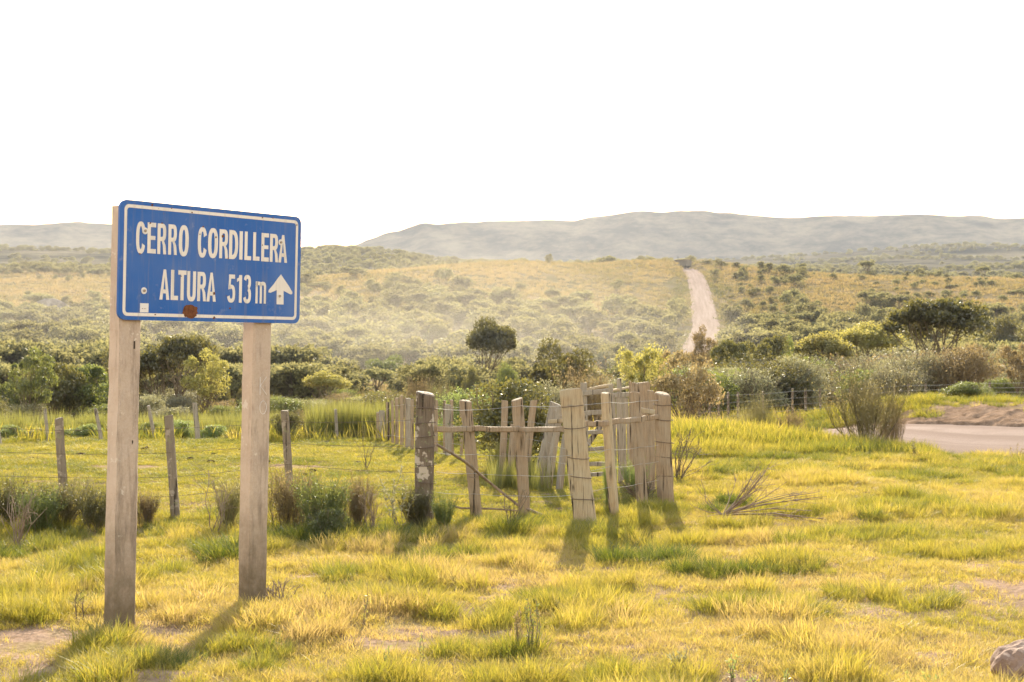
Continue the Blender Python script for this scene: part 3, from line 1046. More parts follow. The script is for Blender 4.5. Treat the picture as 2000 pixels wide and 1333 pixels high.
def sign_post(s0, w, dp, top, seed):
    """a cast post: chamfered section, slightly uneven arrises, two slots"""
    rg = R(seed)
    c = .012
    prof_ = np.array([(0, c), (c, 0), (w - c, 0), (w, c), (w, dp - c), (w - c, dp), (c, dp), (0, dp - c)])
    zs = np.linspace(-0.45, top, 26)
    rows = []
    for z in zs:
        p = prof_ + rg.normal(0, .0016, prof_.shape)
        chip = rg.rand(8) < .22
        p = p + (np.array([w / 2, dp / 2]) - p) * (chip * rg.uniform(.01, .05, 8))[:, None]
        q = S_O + (s0 + p[:, :1]) * S_E - (0.024 + p[:, 1:]) * S_N
        q[:, 2] = z
        q[:, 0] += LEAN * (z - 1.9)
        rows.append(q)
    mb = MB()
    V = np.concatenate(rows)
    n = 8
    i = np.arange(len(zs) - 1)[:, None] * n
    j = np.arange(n)[None]
    k = (j + 1) % n
    mb.add(V, np.stack([i + j, i + k, i + n + k, i + n + j], -1).reshape(-1, 4))
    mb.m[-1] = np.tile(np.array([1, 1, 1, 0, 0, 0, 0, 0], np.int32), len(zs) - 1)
    mb.f.append(np.array([[(len(zs) - 1) * n + q for q in range(n)]])); mb.m.append(np.array([0], np.int32))
    return mb


MAT_SLOT, _ns, _ls = M('dark_slot')
finish(_ns, _ls, (0.05, 0.035, 0.025), 0.95)
for s0, top, sd in ((0.035, 2.60, 1), (1.10, 2.60, 2)):
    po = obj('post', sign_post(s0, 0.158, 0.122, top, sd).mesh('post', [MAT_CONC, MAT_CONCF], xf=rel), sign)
    if sd == 1:
        for zt in (1.75, 1.14):
            mb = MB()
            q = []
            for ds, dz in ((-.0045, -.024), (.0045, -.024), (.0045, .024), (-.0045, .024)):
                for dn in (-.012, .0015):
                    p = S_O + (s0 + .105 + ds) * S_E - (0.024 - dn) * S_N
                    p[2] = zt + dz
                    p[0] += LEAN * (p[2] - 1.9)
                    q.append(p)
            mb.add(q, [[1, 3, 5, 7], [0, 6, 4, 2], [0, 2, 3, 1], [2, 4, 5, 3], [4, 6, 7, 5], [6, 0, 1, 7]])
            obj('slot', mb.mesh('slot', MAT_SLOT, xf=rel), po)
    else:
        # letters scratched into the right post: K and O
        sc_ = [[(.06, 1.42), (.06, 1.54)], [(.115, 1.54), (.062, 1.48), (.12, 1.42)],
               [(.09 + .03 * math.cos(a), 1.335 + .045 * math.sin(a)) for a in np.linspace(0, 2 * math.pi, 12)]]
        for path in sc_:
            mb = MB()
            q = []
            for s_, z_ in path:
                p = S_O + (s0 + s_) * S_E - (0.024) * S_N
                p[2] = z_
                p[0] += LEAN * (z_ - 1.9)
                q.append(p)
            add_tube(mb, q, 0.0022, 4)
            obj('scratched_letter', mb.mesh('scratched_letter', MAT_LABEL, xf=rel), po)

# ------------------------------------------------------------------ fences and the cattle pen
def hewn_post(mb, base, top, w, seed, taper=1.0, flat=0.85, n=9, rows=9, mi=0):
    """a split or round timber: uneven section, slight twist and bow, sloping sawn top"""
    rg = R(seed)
    base, top = np.asarray(base, float), np.asarray(top, float)
    ax = top - base
    L = np.linalg.norm(ax)
    ax /= L
    s = np.cross(ax, [0, 1, 0]); s /= np.linalg.norm(s)
    u = np.cross(s, ax)
    an = np.linspace(0, 2 * np.pi, n, endpoint=False) + rg.uniform(0, 6)
    rad_ = 1 + rg.uniform(-.16, .16, n)
    bow = rg.uniform(-.02, .02, 2) * L * .4
    V = []
    tilt = rg.uniform(-.25, .25, 2)
    for i in range(rows):
        t = i / (rows - 1)
        r = w / 2 * (1 + (taper - 1) * t) * rad_ * (1 + rg.normal(0, .035, n))
        tw = rg.normal(0, .03)
        ca, sa = np.cos(an + tw) * r, np.sin(an + tw) * r * flat
        c = base + ax * L * t + s * bow[0] * math.sin(math.pi * t) + u * bow[1] * math.sin(math.pi * t)
        p = c + ca[:, None] * s + sa[:, None] * u
        if i == rows - 1:
            p = p + ax * (ca * tilt[0] + sa * tilt[1])[:, None]
        V.append(p)
    # worn rim
    topc = V[-1].mean(0)
    V.append(topc + (V[-1] - topc) * .82 + ax * w * .06)
    b = mb.n
    V = np.concatenate(V)
    i = np.arange(rows)[:, None] * n
    j = np.arange(n)[None]
    k = (j + 1) % n
    mb.add(V, np.stack([i + j, i + k, i + n + k, i + n + j], -1).reshape(-1, 4), mi)
    mb.f.append(np.array([[b + rows * n + q for q in range(n)]])); mb.m.append(np.array([mi], np.int32))


def part(name, mb, mat, parent, label=None, smooth=False):
    """a mesh part built in world coordinates under a thing, with its origin at its own middle"""
    V = mb.verts()
    c = np.array([V[:, 0].mean(), V[:, 1].mean(), V[:, 2].min()])
    po = np.array(parent.location) if parent.parent is None else np.array(parent.location) + np.array(parent.parent.location)
    return obj(name, mb.mesh(name, mat, smooth, xf=lambda v: v - c), parent, tuple(c - po), label)


def post_px(thing, pt, pb, w, d, mat, seed, taper=1.0, flat=0.85, label=None, dtop=0.0, name='post'):
    """post whose top shows at pt and whose foot stands below pb, at depth d; w its width in photo pixels"""
    top = at(pt[0], pt[1], d + dtop)
    x = (pb[0] - CX) / FPX * d
    base = np.array([x, d, float(gz(x, d)) - 0.15])
    # carry the lean on into the ground
    mb = MB()
    hewn_post(mb, base, top, w / FPX * d, seed, taper, flat)
    return part(name, mb, mat, thing, label), base, top


def wire(thing, P, r=0.0022, mat=None, sag=0.012, name='wire'):
    Q = []
    for a, b in zip(P[:-1], P[1:]):
        a, b = np.asarray(a, float), np.asarray(b, float)
        t = np.linspace(0, 1, 7)[:-1]
        q = a + (b - a) * t[:, None]
        q[:, 2] -= sag * np.linalg.norm(b - a) * 4 * t * (1 - t)
        Q.append(q)
    Q.append(np.asarray([P[-1]], float))
    mb = MB()
    add_tube(mb, np.concatenate(Q), r, 4)
    return part(name, mb, mat or MAT_WIRE, thing)


def band(thing, base, top, w, f, seed=0):
    """a turn of wire round a post at share f of its height"""
    c = base + (top - base) * f
    an = np.linspace(0, 2 * np.pi, 15)
    P = c + np.stack([w * .53 * np.cos(an), w * .5 * np.sin(an), 0.012 * np.cos(an + seed)], -1)
    mb = MB()
    add_tube(mb, P, 0.0035, 4)
    part('wire_tie', mb, MAT_WIREDARK, thing)


# front of the pen
pen = empty('pen_fence', gp(1060, 14.3), 'weathered timber fence with thick posts, one rail and wires, before the cattle pen', 'fence')
lich, lb, lt = post_px(pen, (832, 770), (830, 1030), 37, 13.9, MAT_LICHEN, 11, 0.95, .9, 'stout grey post covered in lichen')
p2, b2, t2 = post_px(pen, (910, 784), (934, 1008), 23, 14.7, MAT_WOOD, 12)
p3, b3, t3 = post_px(pen, (1010, 781), (1026, 1003), 21, 15.0, MAT_WOOD, 13)
lean_p, b4, t4 = post_px(pen, (1115, 764), (1147, 1025), 41, 14.1, MAT_WOODPALE, 14, 1.0, .8, 'thick pale split post leaning over')
p5, b5, t5 = post_px(pen, (1183, 769), (1204, 1015), 21, 14.5, MAT_WOODPALE, 15)
p6, b6, t6 = post_px(pen, (1240, 768), (1257, 985), 23, 15.7, MAT_WOOD, 16)
p7, b7, t7 = post_px(pen, (1294, 770), (1303, 985), 36, 16.0, MAT_WOOD, 17, .92, .9, 'thick corner post with a sawn top')
for (a, b, sd) in ((at(850, 838, 13.88), at(918, 838, 14.6), 1), (at(918, 838, 14.62), at(1014, 839, 14.86), 2), (at(1014, 839, 14.88), at(1100, 839, 14.05), 3),
                   (at(1138, 829, 14.15), at(1187, 827, 14.42), 4), (at(1187, 825, 14.5), at(1243, 820, 15.6), 5), (at(1243, 820, 15.62), at(1286, 814, 15.95), 6)):
    mb = MB()
    box_between(mb, a, b, .035, .056, rng=R(sd), seg=5)
    part('rail', mb, MAT_WOOD, pen)
for py_l, py_m, py_2, py_r in ((798, 792, 786, 782), (885, 890, 878, 870), (922, 928, 912, 902), (962, 968, 952, 938)):
    wire(pen, [at(852, py_l, 13.8), at(925, py_l + 3, 14.6), at(1016, py_m + 1, 14.9), at(1112, py_m, 14.0), at(1190, py_2, 14.4), at(1248, (py_2 + py_r) / 2, 15.6), at(1286, py_r, 15.85)])
for f in (.30, .40, .52, .64, .71, .8, .9):
    band(lich, lb, lt, 40 / FPX * 13.9, f, f * 9)
for f in (.28, .43, .56, .76, .90):
    band(lean_p, b4, t4, 44 / FPX * 14.1, f, f * 7)
for f in (.35, .5, .62, .8, .92):
    band(p7, b7, t7, 36 / FPX * 16, f, f * 5)
mb = MB()
P = [at(852, 868, 13.7), at(880, 884, 13.9), at(912, 905, 14.3), at(960, 946, 14.9), at(1010, 986, 15.0), at(1068, 1012, 14.9)]
P[-1][2] = float(gz(P[-1][0], P[-1][1])) + .02
add_tube(mb, P, [.013, .014, .015, .014, .016, .018], 6)
brace_ = part('brace_pole', mb, MAT_TWIG, pen)
mb = MB()
add_tube(mb, [at(868, 984, 14.9), at(900, 993, 15), at(960, 994, 15.1), at(1012, 998, 15.2)], [.008, .012, .011, .008], 5)
part('brace_pole', mb, MAT_TWIG, pen)
mb = MB()
add_tube(mb, [at(916, 932, 14.5), at(928, 934, 14.5), at(945, 922, 14.5)], [.004, .005, .003], 4)
part('wire_tail', mb, MAT_TWIG, pen)

# back of the pen: leaning stakes and a grey board
pen_b = empty('pen_back_fence', gp(1050, 18.4), 'leaning grey stakes and a broad grey board with slack wires inside the pen', 'fence')
tops = []
for (pt, pb, w, mat, sd, dd, lab) in (((985, 783), (976, 925), 13, MAT_WOOD, 31, 18.6, None), ((1003, 830), (992, 935), 12, MAT_WOOD, 32, 18.4, None), ((1043, 783), (1024, 930), 13, MAT_WOOD, 33, 18.3, None),
                                (((1087), 790), (1045, 945), 25, MAT_WOODGREY, 34, 18.0, 'broad grey board standing on end'), ((1094, 800), (1068, 955), 15, MAT_WOODGREY, 35, 17.7, None), ((1106, 850), (1090, 962), 14, MAT_WOODGREY, 36, 17.5, None)):
    o_, b_, t_ = post_px(pen_b, pt, pb, w, dd, mat, sd, 1.0, .55, lab, name='stake')
    tops.append((b_, t_))
for f in (.94, .78, .60, .44):
    wire(pen_b, [b_ + (t_ - b_) * f + np.array([0, -.05, 0]) for b_, t_ in (tops[0], tops[2], tops[3], tops[4])] + [tops[4][0] + (tops[4][1] - tops[4][0]) * f + np.array([.28, -1.2, .04])], .0018)
mb = MB()
box_between(mb, at(1072, 824, 17.6), at(1130, 820, 17.0), .03, .05, rng=R(9), seg=3)
part('rail', mb, MAT_WOODPALE, pen_b)

# row of close-set pickets running back from the pen
pick = empty('picket_row', gp(770, 26), 'row of thin close-set stakes running back to the rushes', 'fence')
pk = [((738, 806), 738, 6, 28.0), ((746, 803), 747, 12, 27.6), ((757, 786), 758, 6, 27.2), ((766, 783), 767, 6, 26.6), ((775, 778), 776, 7, 26.2), ((784, 774), 785, 8, 25.7), ((793, 778), 794, 7, 25.2), ((797, 779), 798, 11, 24.8), ((805, 781), 806, 7, 24.2),
      ((851, 782), 852, 8, 24.0), ((868, 783), 868, 6, 23.8), ((875, 791), 875, 13, 23.2), ((882, 782), 884, 7, 23.6), ((900, 783), 901, 7, 23.0)]
ends = []
for k_, (pt, pbx, w, dd) in enumerate(pk):
    o_, b_, t_ = post_px(pick, pt, (pbx, 0), w, dd, MAT_WOODGREY if k_ in (1, 7, 11) else MAT_WOOD, 50 + k_, name='stake', flat=.7)
    ends.append((b_, t_))
for f in (.9, .62, .34):
    wire(pick, [b_ + (t_ - b_) * f + np.array([0, -.06, 0]) for b_, t_ in (ends[0], ends[3], ends[6], ends[8], ends[10], ends[13])], .002, sag=.004)

# board gate and the loading crush beyond it
gate = empty('cattle_gate', gp(1180, 17.4), 'grey weathered board gate sagging between the pen posts', 'gate')


def board(thing, a, b, w, h, sd, mat=MAT_WOODGREY, name='board', seg=3, up=(0, 0, 1)):
    mb = MB()
    box_between(mb, a, b, w, h, rng=R(sd), seg=seg, up=up)
    return part(name, mb, mat, thing)


board(gate, at(1126, 764, 17.2), at(1196, 752, 17.6), .03, .030, 60, MAT_WOODPALE)
board(gate, at(1135, 770, 17.15), at(1193, 763, 17.55), .022, .062, 61)
for py_a, py_b, h in ((808, 804, .056), (846, 843, .05), (878, 876, .048), (908, 907, .05), (928, 926, .05)):
    board(gate, at(1136, py_a, 17.2), at(1196, py_b, 17.5), .022, h, int(py_a))
board(gate, at(1148, 868, 17.3), at(1182, 822, 17.55), .02, .075, 71, name='diagonal_brace')
for pt, pb, w, sd in (((1137, 748), (1134, 940), 7, 72), ((1143, 748), (1147, 940), 6, 73), ((1193, 752), (1197, 945), 8, 74)):
    mb = MB()
    a = at(*pt, 17.25)
    b = at(*pb, 17.25)
    b[2] = max(b[2], float(gz(b[0], b[1])) + .03)
    box_between(mb, b, a, w / FPX * 17.3, .03, rng=R(sd), seg=4, up=(0, 1, 0))
    part('upright', mb, MAT_WOODGREY, gate)
wire(gate, [at(1145, 862, 17.1), at(1168, 885, 17.1), at(1182, 880, 17.1)], .004, MAT_WIRE, .03, 'latch_wire')

crush = empty('cattle_crush', gp(1225, 18.2), 'narrow crush of upright grey slats with a heavy post behind the corner', 'cattle crush')
for pt, pb, w, sd, dd, mt in (((1254, 749), (1258, 960), 29, 80, 17.6, MAT_WOOD), ((1271, 764), (1274, 955), 13, 81, 17.2, MAT_WOOD), ((1209, 740), (1212, 950), 9, 83, 18.4, MAT_WOODGREY), ((1231, 746), (1232, 945), 7, 84, 18.8, MAT_WOOD), ((1238, 748), (1239, 945), 7, 85, 19.2, MAT_WOOD)):
    post_px(crush, pt, pb, w, dd, mt, sd, 1.0, .6, 'heavy squared post, tallest of the pen' if sd == 80 else None)
for k_, (pxa, pxb, py0, py1, w) in enumerate(((1199, 1202, 772, 938, 6), (1206, 1211, 768, 940, 6), (1213, 1216, 775, 938, 5), (1218, 1223, 770, 936, 6), (1224, 1229, 778, 934, 5))):
    mb = MB()
    dd = 18.0 + .25 * k_
    a, b = at(pxa, py0, dd), at(pxb, py1, dd)
    b[2] = max(b[2], float(gz(b[0], b[1])) - .05)
    box_between(mb, b, a, w / FPX * dd, .022, rng=R(90 + k_), seg=4, up=(0, 1, 0))
    part('slat', mb, MAT_WOODGREY, crush)
board(crush, at(1192, 764, 17.9), at(1230, 757, 19), .03, .03, 96, MAT_WOODPALE, 'top_rail')
board(crush, at(1194, 773, 17.9), at(1229, 770, 19), .02, .06, 97, MAT_WOODGREY, 'top_board')
board(crush, at(1247, 800, 17.4), at(1283, 806, 16.9), .03, .055, 98, MAT_WOODPALE, 'side_rail')

# roadside wire fence on the left, to the lichen post
lf = empty('field_fence', gp(330, 14.5), 'round grey posts with slack wires along the grazed field beside the sign', 'fence')
lp = []
for pt, pbx, w, dd, sd, lab in (((-170, 800), -160, 18, 14.6, 100, None), ((115, 818), 131, 17, 14.2, 101, None), ((329, 813), 345, 18, 14.5, 102, None), ((557, 803), 569, 16, 16.2, 103, None)):
    o_, b_, t_ = post_px(lf, pt, (pbx, 0), w, dd, MAT_WOODDARK, sd, .95, .95, lab)
    lp.append((b_, t_))
for f in (.90, .70, .5, .34):
    wire(lf, [b_ + (t_ - b_) * f + np.array([0, -.05, 0]) for b_, t_ in lp] + [lb + (lt - lb) * (f * .92)], .0021, MAT_WIREDARK, .006)
rgl = R(77)

bf = empty('rear_field_fence', gp(250, 27.5), 'thin leaning grey posts and wires at the far edge of the grazed field', 'fence')
lp = []
for pt, pbx, w, dd, sd in (((-8, 812), 3, 7, 26.5, 110), ((88, 800), 97, 7, 27.0, 111), ((186, 799), 200, 7, 27.2, 112), ((290, 793), 307, 7, 27.4, 113), ((380, 788), 388, 10, 27.4, 114), ((475, 796), 480, 6, 27.6, 115), ((655, 800), 658, 6, 28.0, 116)):
    o_, b_, t_ = post_px(bf, pt, (pbx, 0), w, dd, MAT_WOODGREY, sd, .9, .95)
    lp.append((b_, t_))
for f in (.9, .66, .42):
    wire(bf, [b_ + (t_ - b_) * f + np.array([0, -.03, 0]) for b_, t_ in lp] + [ends[0][0] + (ends[0][1] - ends[0][0]) * f], .0016, MAT_WIREDARK, .004)

rf = empty('road_fence', gp(1600, 42), 'dark posts and wires of the fence beyond the road, before the shrubs', 'fence')
lp = []
for k_, (pxx, top) in enumerate(((1351, 772), (1366, 771), (1385, 768), (1403, 769), (1422, 767), (1441, 766), (1490, 765), (1548, 760), (1573, 759), (1601, 758), (1660, 757), (1747, 751), (1775, 750), (1808, 750), (1870, 748), (1933, 746), (2010, 744), (2090, 742))):
    dd = 44 - (pxx - 1351) / 740 * 8
    o_, b_, t_ = post_px(rf, (pxx, top), (pxx + 1, 0), 5.0, dd, MAT_LICHEN, 130 + k_, .95, .95)
    lp.append((b_, t_))
for f in (.93, .74, .56, .4):
    wire(rf, [b_ + (t_ - b_) * f + np.array([0, -.06, 0]) for b_, t_ in lp], .0042, MAT_WIRE, .003)

# ------------------------------------------------------------------ loaded livestock truck on the crest
m, ns, ls = M('truck_grey'); finish(ns, ls, (0.17, 0.15, 0.13), 0.6); MAT_TR = m
m, ns, ls = M('truck_tarp'); finish(ns, ls, (0.40, 0.33, 0.14), 0.8); MAT_TARP = m
m, ns, ls = M('tyre_rubber'); finish(ns, ls, (0.03, 0.03, 0.03), 0.9); MAT_TYRE = m
m, ns, ls = M('truck_glass'); finish(ns, ls, (0.03, 0.035, 0.04), 0.1, spec=0.6); MAT_TGL = m
dT = 526
tp = gp(1328, dT)
truck = empty('livestock_truck', (tp[0], tp[1], tp[2] + .3), 'small dark slat-sided truck on the crest of the gravel road', 'truck')
truck.rotation_euler = (0, 0, rad(40))
truck.scale = (1.2, 1.2, 1.2)


def tpart(name, boxes, mat):
    mb = MB()
    for lo, hi in boxes:
        box(mb, lo, hi)
    return obj(name, mb.mesh(name, mat), truck)


tpart('chassis', [((-1.0, -3.6, .5), (1.0, 3.4, .72))], MAT_TYRE)
bed = tpart('cattle_body', [((-1.15, -3.7, .74), (1.15, 1.3, .9)), ((-1.15, 1.22, .9), (1.15, 1.3, 2.6))], MAT_TR)
for y in np.arange(-3.6, 1.2, .6):
    for x in (-1.13, 1.13):
        mb = MB(); box(mb, (x - .035, y, .9), (x + .035, y + .22, 2.6)); obj('slat', mb.mesh('slat', MAT_TR), truck)
for x in np.arange(-1.0, 1.0, .38):
    mb = MB(); box(mb, (x, -3.7, .9), (x + .24, -3.63, 2.6)); obj('slat', mb.mesh('slat', MAT_TR), truck)
tpart('top_rail', [((-1.18, -3.72, 2.6), (-1.1, 1.3, 2.72)), ((1.1, -3.72, 2.6), (1.18, 1.3, 2.72)), ((-1.1, -3.72, 2.6), (1.1, -3.62, 2.72))], MAT_TR)
mb = MB()
tb = rrect(-1.05, 0, 1.05, .55, .24, 5)
n_ = len(tb)
V = np.concatenate([np.stack([tb[:, 0], np.full(n_, y), 2.6 + tb[:, 1] * s_], -1) for y, s_ in ((-3.3, .8), (-1.5, 1.0), (1.1, .7))])
i = np.arange(2)[:, None] * n_; j = np.arange(n_)[None]; k = (j + 1) % n_
mb.add(V, np.stack([i + j, i + k, i + n_ + k, i + n_ + j], -1).reshape(-1, 4))
mb.f.append(np.array([list(range(n_))])); mb.m.append(np.array([0], np.int32))
mb.f.append(np.array([list(range(2 * n_, 3 * n_))])); mb.m.append(np.array([0], np.int32))
obj('load_cover', mb.mesh('load_cover', MAT_TARP), truck)
mb = MB()
prof_ = np.array([(1.45, .7), (3.5, .7), (3.55, 1.45), (3.1, 2.3), (1.45, 2.35)])
V = np.concatenate([np.stack([np.full(5, x), prof_[:, 0], prof_[:, 1]], -1) for x in (-1.05, 1.05)])
mb.add(V, [[q, (q + 1) % 5, (q + 1) % 5 + 5, q + 5] for q in range(5)])
mb.f.append(np.array([[4, 3, 2, 1, 0]])); mb.m.append(np.array([0], np.int32))
mb.f.append(np.array([[5, 6, 7, 8, 9]])); mb.m.append(np.array([0], np.int32))
obj('cab', mb.mesh('cab', MAT_TR), truck)
tpart('side_window', [((-1.065, 2.0, 1.5), (-1.052, 2.9, 2.15))], MAT_TGL)
mb = MB(); add_tube(mb, [(.55, 1.36, 2.0), (.55, 1.36, 3.9)], .10, 8); obj('exhaust_stack', mb.mesh('exhaust_stack', MAT_TYRE), truck)
for x in (-.95, .95):
    for y in (-2.5, -1.3, 2.6):
        mb = MB()
        add_tube(mb, [(x - .15, y, .48), (x + .15, y, .48)], .48, 14)
        obj('wheel', mb.mesh('wheel', MAT_TYRE), truck)

# ------------------------------------------------------------------ stones
def rock_mesh(name, sx, sy, sz, seed, mat, sub=3, amp=.22, freq=1.6):
    import bmesh
    bm = bmesh.new()
    bmesh.ops.create_icosphere(bm, subdivisions=sub, radius=1)
    rg = R(seed)
    planes = [(rg.normal(0, 1, 3), rg.uniform(.62, .9)) for _ in range(9)]
    for v in bm.verts:
        p = np.array(v.co)
        for n, k in planes:
            n = n / np.linalg.norm(n)
            q = p @ n
            if q > k:
                p = p - n * (q - k) * .92
        f = 1 + amp * float(fbm(np.array(p[0] * freq + seed), np.array(p[1] * freq + p[2] * 1.7), seed, 4))
        v.co = (p[0] * sx * f, p[1] * sy * f, p[2] * sz * f)
    me = bpy.data.meshes.new(name)
    bm.to_mesh(me)
    bm.free()
    me.materials.append(mat)
    return me


b0 = at(2012, 1300, 7.5)
obj('boulder', rock_mesh('boulder', .21, .17, .135, 8, MAT_STONE, 4, .5, 2.6), None, (b0[0], b0[1], float(gz(b0[0], b0[1])) + .05), 'reddish grey angular boulder lying in the grass at the picture corner', 'boulder')
c0_ = gp(112, 342)
ck = obj('rock_outcrop', rock_mesh('rock_outcrop', 8.0, 4, 4.4, 12, MAT_CLIFF, 4, .5, 2.2), None, (c0_[0], c0_[1], c0_[2] - .6), 'bare grey rock face among the trees of the far slope', 'rock')
# ------------------------------------------------------------------ plants: builders
def kites(P, size, rg, up=0.0, aspect=0.55):
    """leaf-shaped four-cornered faces at points P with random facing"""
    n = len(P)
    a = rg.normal(0, 1, (n, 3))
    a[:, 2] += up
    a /= np.linalg.norm(a, axis=1, keepdims=True)
    b = np.cross(a, rg.normal(0, 1, (n, 3)))
    b /= np.linalg.norm(b, axis=1, keepdims=True) + 1e-9
    s = np.asarray(size)[:, None]
    V = np.stack([P, P + a * s * .45 + b * s * aspect * .5, P + a * s, P + a * s * .45 - b * s * aspect * .5], 1).reshape(-1, 3)
    F = np.arange(4 * n).reshape(-1, 4)
    return V, F


def ball_pts(n, rg, c, r, shell=.55, top=.35):
    """points in an ellipsoid, thicker towards its skin and its upper side"""
    d = rg.normal(0, 1, (n, 3))
    d /= np.linalg.norm(d, axis=1, keepdims=True)
    d[:, 2] = np.where(rg.rand(n) < top, np.abs(d[:, 2]), d[:, 2])
    q = (shell + (1 - shell) * rg.rand(n) ** .6)
    q = np.where(rg.rand(n) < .12, q * 1.14, q)
    return np.asarray(c) + d * q[:, None] * np.asarray(r)


def limb(mb, a, b, r0, r1, rg, n=5, bend=.12, sides=5):
    a, b = np.asarray(a, float), np.asarray(b, float)
    t = np.linspace(0, 1, n)[:, None]
    L = np.linalg.norm(b - a)
    w = rg.normal(0, bend * L, 3) * [1, 1, .4]
    P = a + (b - a) * t + w * np.sin(np.pi * t) + rg.normal(0, .02 * L, (n, 3)) * (t > 0) * (t < 1)
    add_tube(mb, P, r0 + (r1 - r0) * t[:, 0], sides, cap=False)
    return P


def make_crown_tree(seed, form='umbrella', leaves=5000, lsize=.022, lobes=16, wide=1.0):
    """unit-height tree: trunk and forking limbs, crown of many leaf clumps carried on the limbs' ends"""
    rg = R(seed)
    tr, cr = MB(), MB()
    if form == 'umbrella':
        nst, fork, zc, zr, rx = rg.randint(1, 3), .26, .70, .30, .5 * wide
    elif form == 'round':
        nst, fork, zc, zr, rx = rg.randint(2, 4), .14, .55, .45, .46 * wide
    elif form == 'open':
        nst, fork, zc, zr, rx = rg.randint(3, 5), .16, .62, .38, .5 * wide
    else:   # tall
        nst, fork, zc, zr, rx = 1, .30, .62, .40, .34 * wide
    # lobe centres
    C = []
    for k in range(lobes):
        a = k * 2.399 + rg.uniform(-.4, .4)
        q = math.sqrt((k + .4) / lobes) * rg.uniform(.82, 1.06)
        x, y = rx * q * math.cos(a) * .86, rx * q * math.sin(a) * .86
        dome = math.sqrt(max(0.02, 1 - q * q * .92))
        z = zc + zr * (dome * rg.uniform(.55, 1.0) - .30 + rg.uniform(-.12, .08)) if form in ('umbrella', 'open') else zc + zr * rg.uniform(-.8, .78) * dome
        if form == 'open':
            z = .62 + .40 * dome * rg.uniform(-.75, .95)
        if form == 'round':
            f_ = rg.uniform(.8, 1.22)
            x, y = x * f_, y * f_
        C.append((x, y, z))
    C = np.array(C)
    C[:, 0] += (C[:, 2] - .5) * rg.uniform(-.25, .25)
    C[:, 1] += (C[:, 2] - .5) * rg.uniform(-.25, .25)
    # trunk
    bases = [np.array([rg.uniform(-.03, .03) * (nst > 1), rg.uniform(-.03, .03) * (nst > 1), -.04]) for _ in range(nst)]
    forks = []
    for b in bases:
        f = b + np.array([rg.uniform(-.10, .10), rg.uniform(-.10, .10), fork * rg.uniform(.8, 1.3)])
        r = .030 / math.sqrt(nst) * rg.uniform(.9, 1.15)
        limb(tr, b, f, r * 1.15, r * .8, rg, 5, .06, 6)
        forks.append((f, r * .8))
    for k, c in enumerate(C):
        f, r = forks[k % nst]
        mid_ = f + (c - f) * rg.uniform(.4, .6) + np.array([0, 0, -.03])
        limb(tr, f, mid_, r * .62, r * .4, rg, 4, .09, 4)
        tip = c + np.array([0, 0, -.02])
        limb(tr, mid_, tip, r * .4, r * .16, rg, 4, .09, 4)
        for _ in range(3):
            limb(tr, mid_ + (tip - mid_) * rg.uniform(.3, .9), c + rg.normal(0, .07, 3) * rx * 2, r * .2, r * .07, rg, 3, .1, 3)
    per = leaves // lobes
    for c in C:
        lr = rx * rg.choice([.2, .3, .38, .46]) * rg.uniform(.9, 1.1) * (16 / lobes) ** .4
        hz = lr * rg.uniform(.45, .75) if form == 'umbrella' else lr * rg.uniform(.7, 1.0)
        if form == 'open':
            lr *= .85; hz = lr * .8
        n = int(per * rg.uniform(.6, 1.4))
        P = ball_pts(n, rg, c, (lr, lr, hz), .35 if form != 'round' else .6, .45)
        V, F = kites(P, lsize * rg.uniform(.6, 1.5, n), rg, .25)
        cr.add(V, F)
    return tr, cr


def make_shrub(seed, leaves=5000, lsize=.03, lobes=14, flat=1.0, wisp=.0, stems=14):
    """unit-height shrub leafing from the ground up; wisp adds loose sprays above the outline"""
    rg = R(seed)
    tr, cr = MB(), MB()
    for k in range(stems):
        a = rg.uniform(0, 6.28)
        q = rg.uniform(.1, .5) * flat
        tip = np.array([q * math.cos(a), q * math.sin(a), rg.uniform(.45, .92)])
        limb(tr, (rg.normal(0, .03), rg.normal(0, .03), -.03), tip, .014, .003, rg, 5, .10, 4)
        for _ in range(3):
            limb(tr, tip * rg.uniform(.45, .85), tip * rg.uniform(.8, 1.05) + rg.normal(0, .09, 3), .005, .0015, rg, 3, .1, 3)
    per = leaves // lobes
    for k in range(lobes):
        a = k * 2.399
        q = math.sqrt((k + .3) / lobes) * .40 * flat
        z = rg.uniform(.22, .80) if k > 2 else rg.uniform(.6, .78)
        z *= math.sqrt(max(.1, 1 - (q / (.5 * flat)) ** 2 * .75))
        r = rg.uniform(.14, .25)
        n = int(per * rg.uniform(.6, 1.4))
        P = ball_pts(n, rg, (q * math.cos(a), q * math.sin(a), max(z, .14)), (r * flat, r * flat, r), .5, .3)
        P[:, 2] = np.abs(P[:, 2])
        V, F = kites(P, lsize * rg.uniform(.6, 1.5, n), rg, .35)
        cr.add(V, F)
    if wisp > 0:
        ns_ = int(150 * wisp)
        for _ in range(ns_):
            a, q = rg.uniform(0, 6.28), math.sqrt(rg.rand()) * .42 * flat
            b = np.array([q * math.cos(a), q * math.sin(a), rg.uniform(.35, .72)])
            t = b + np.array([b[0] * .35 + rg.normal(0, .05), b[1] * .35 + rg.normal(0, .05), rg.uniform(.14, .30)])
            limb(tr, b, t, .0035, .0012, rg, 4, .06, 3)
            k = 16
            P = b + (t - b) * rg.uniform(.25, 1.02, (k, 1)) + rg.normal(0, .013, (k, 3))
            V, F = kites(P, lsize * rg.uniform(.5, 1.0, k), rg, .8, .4)
            cr.add(V, F)
    return tr, cr


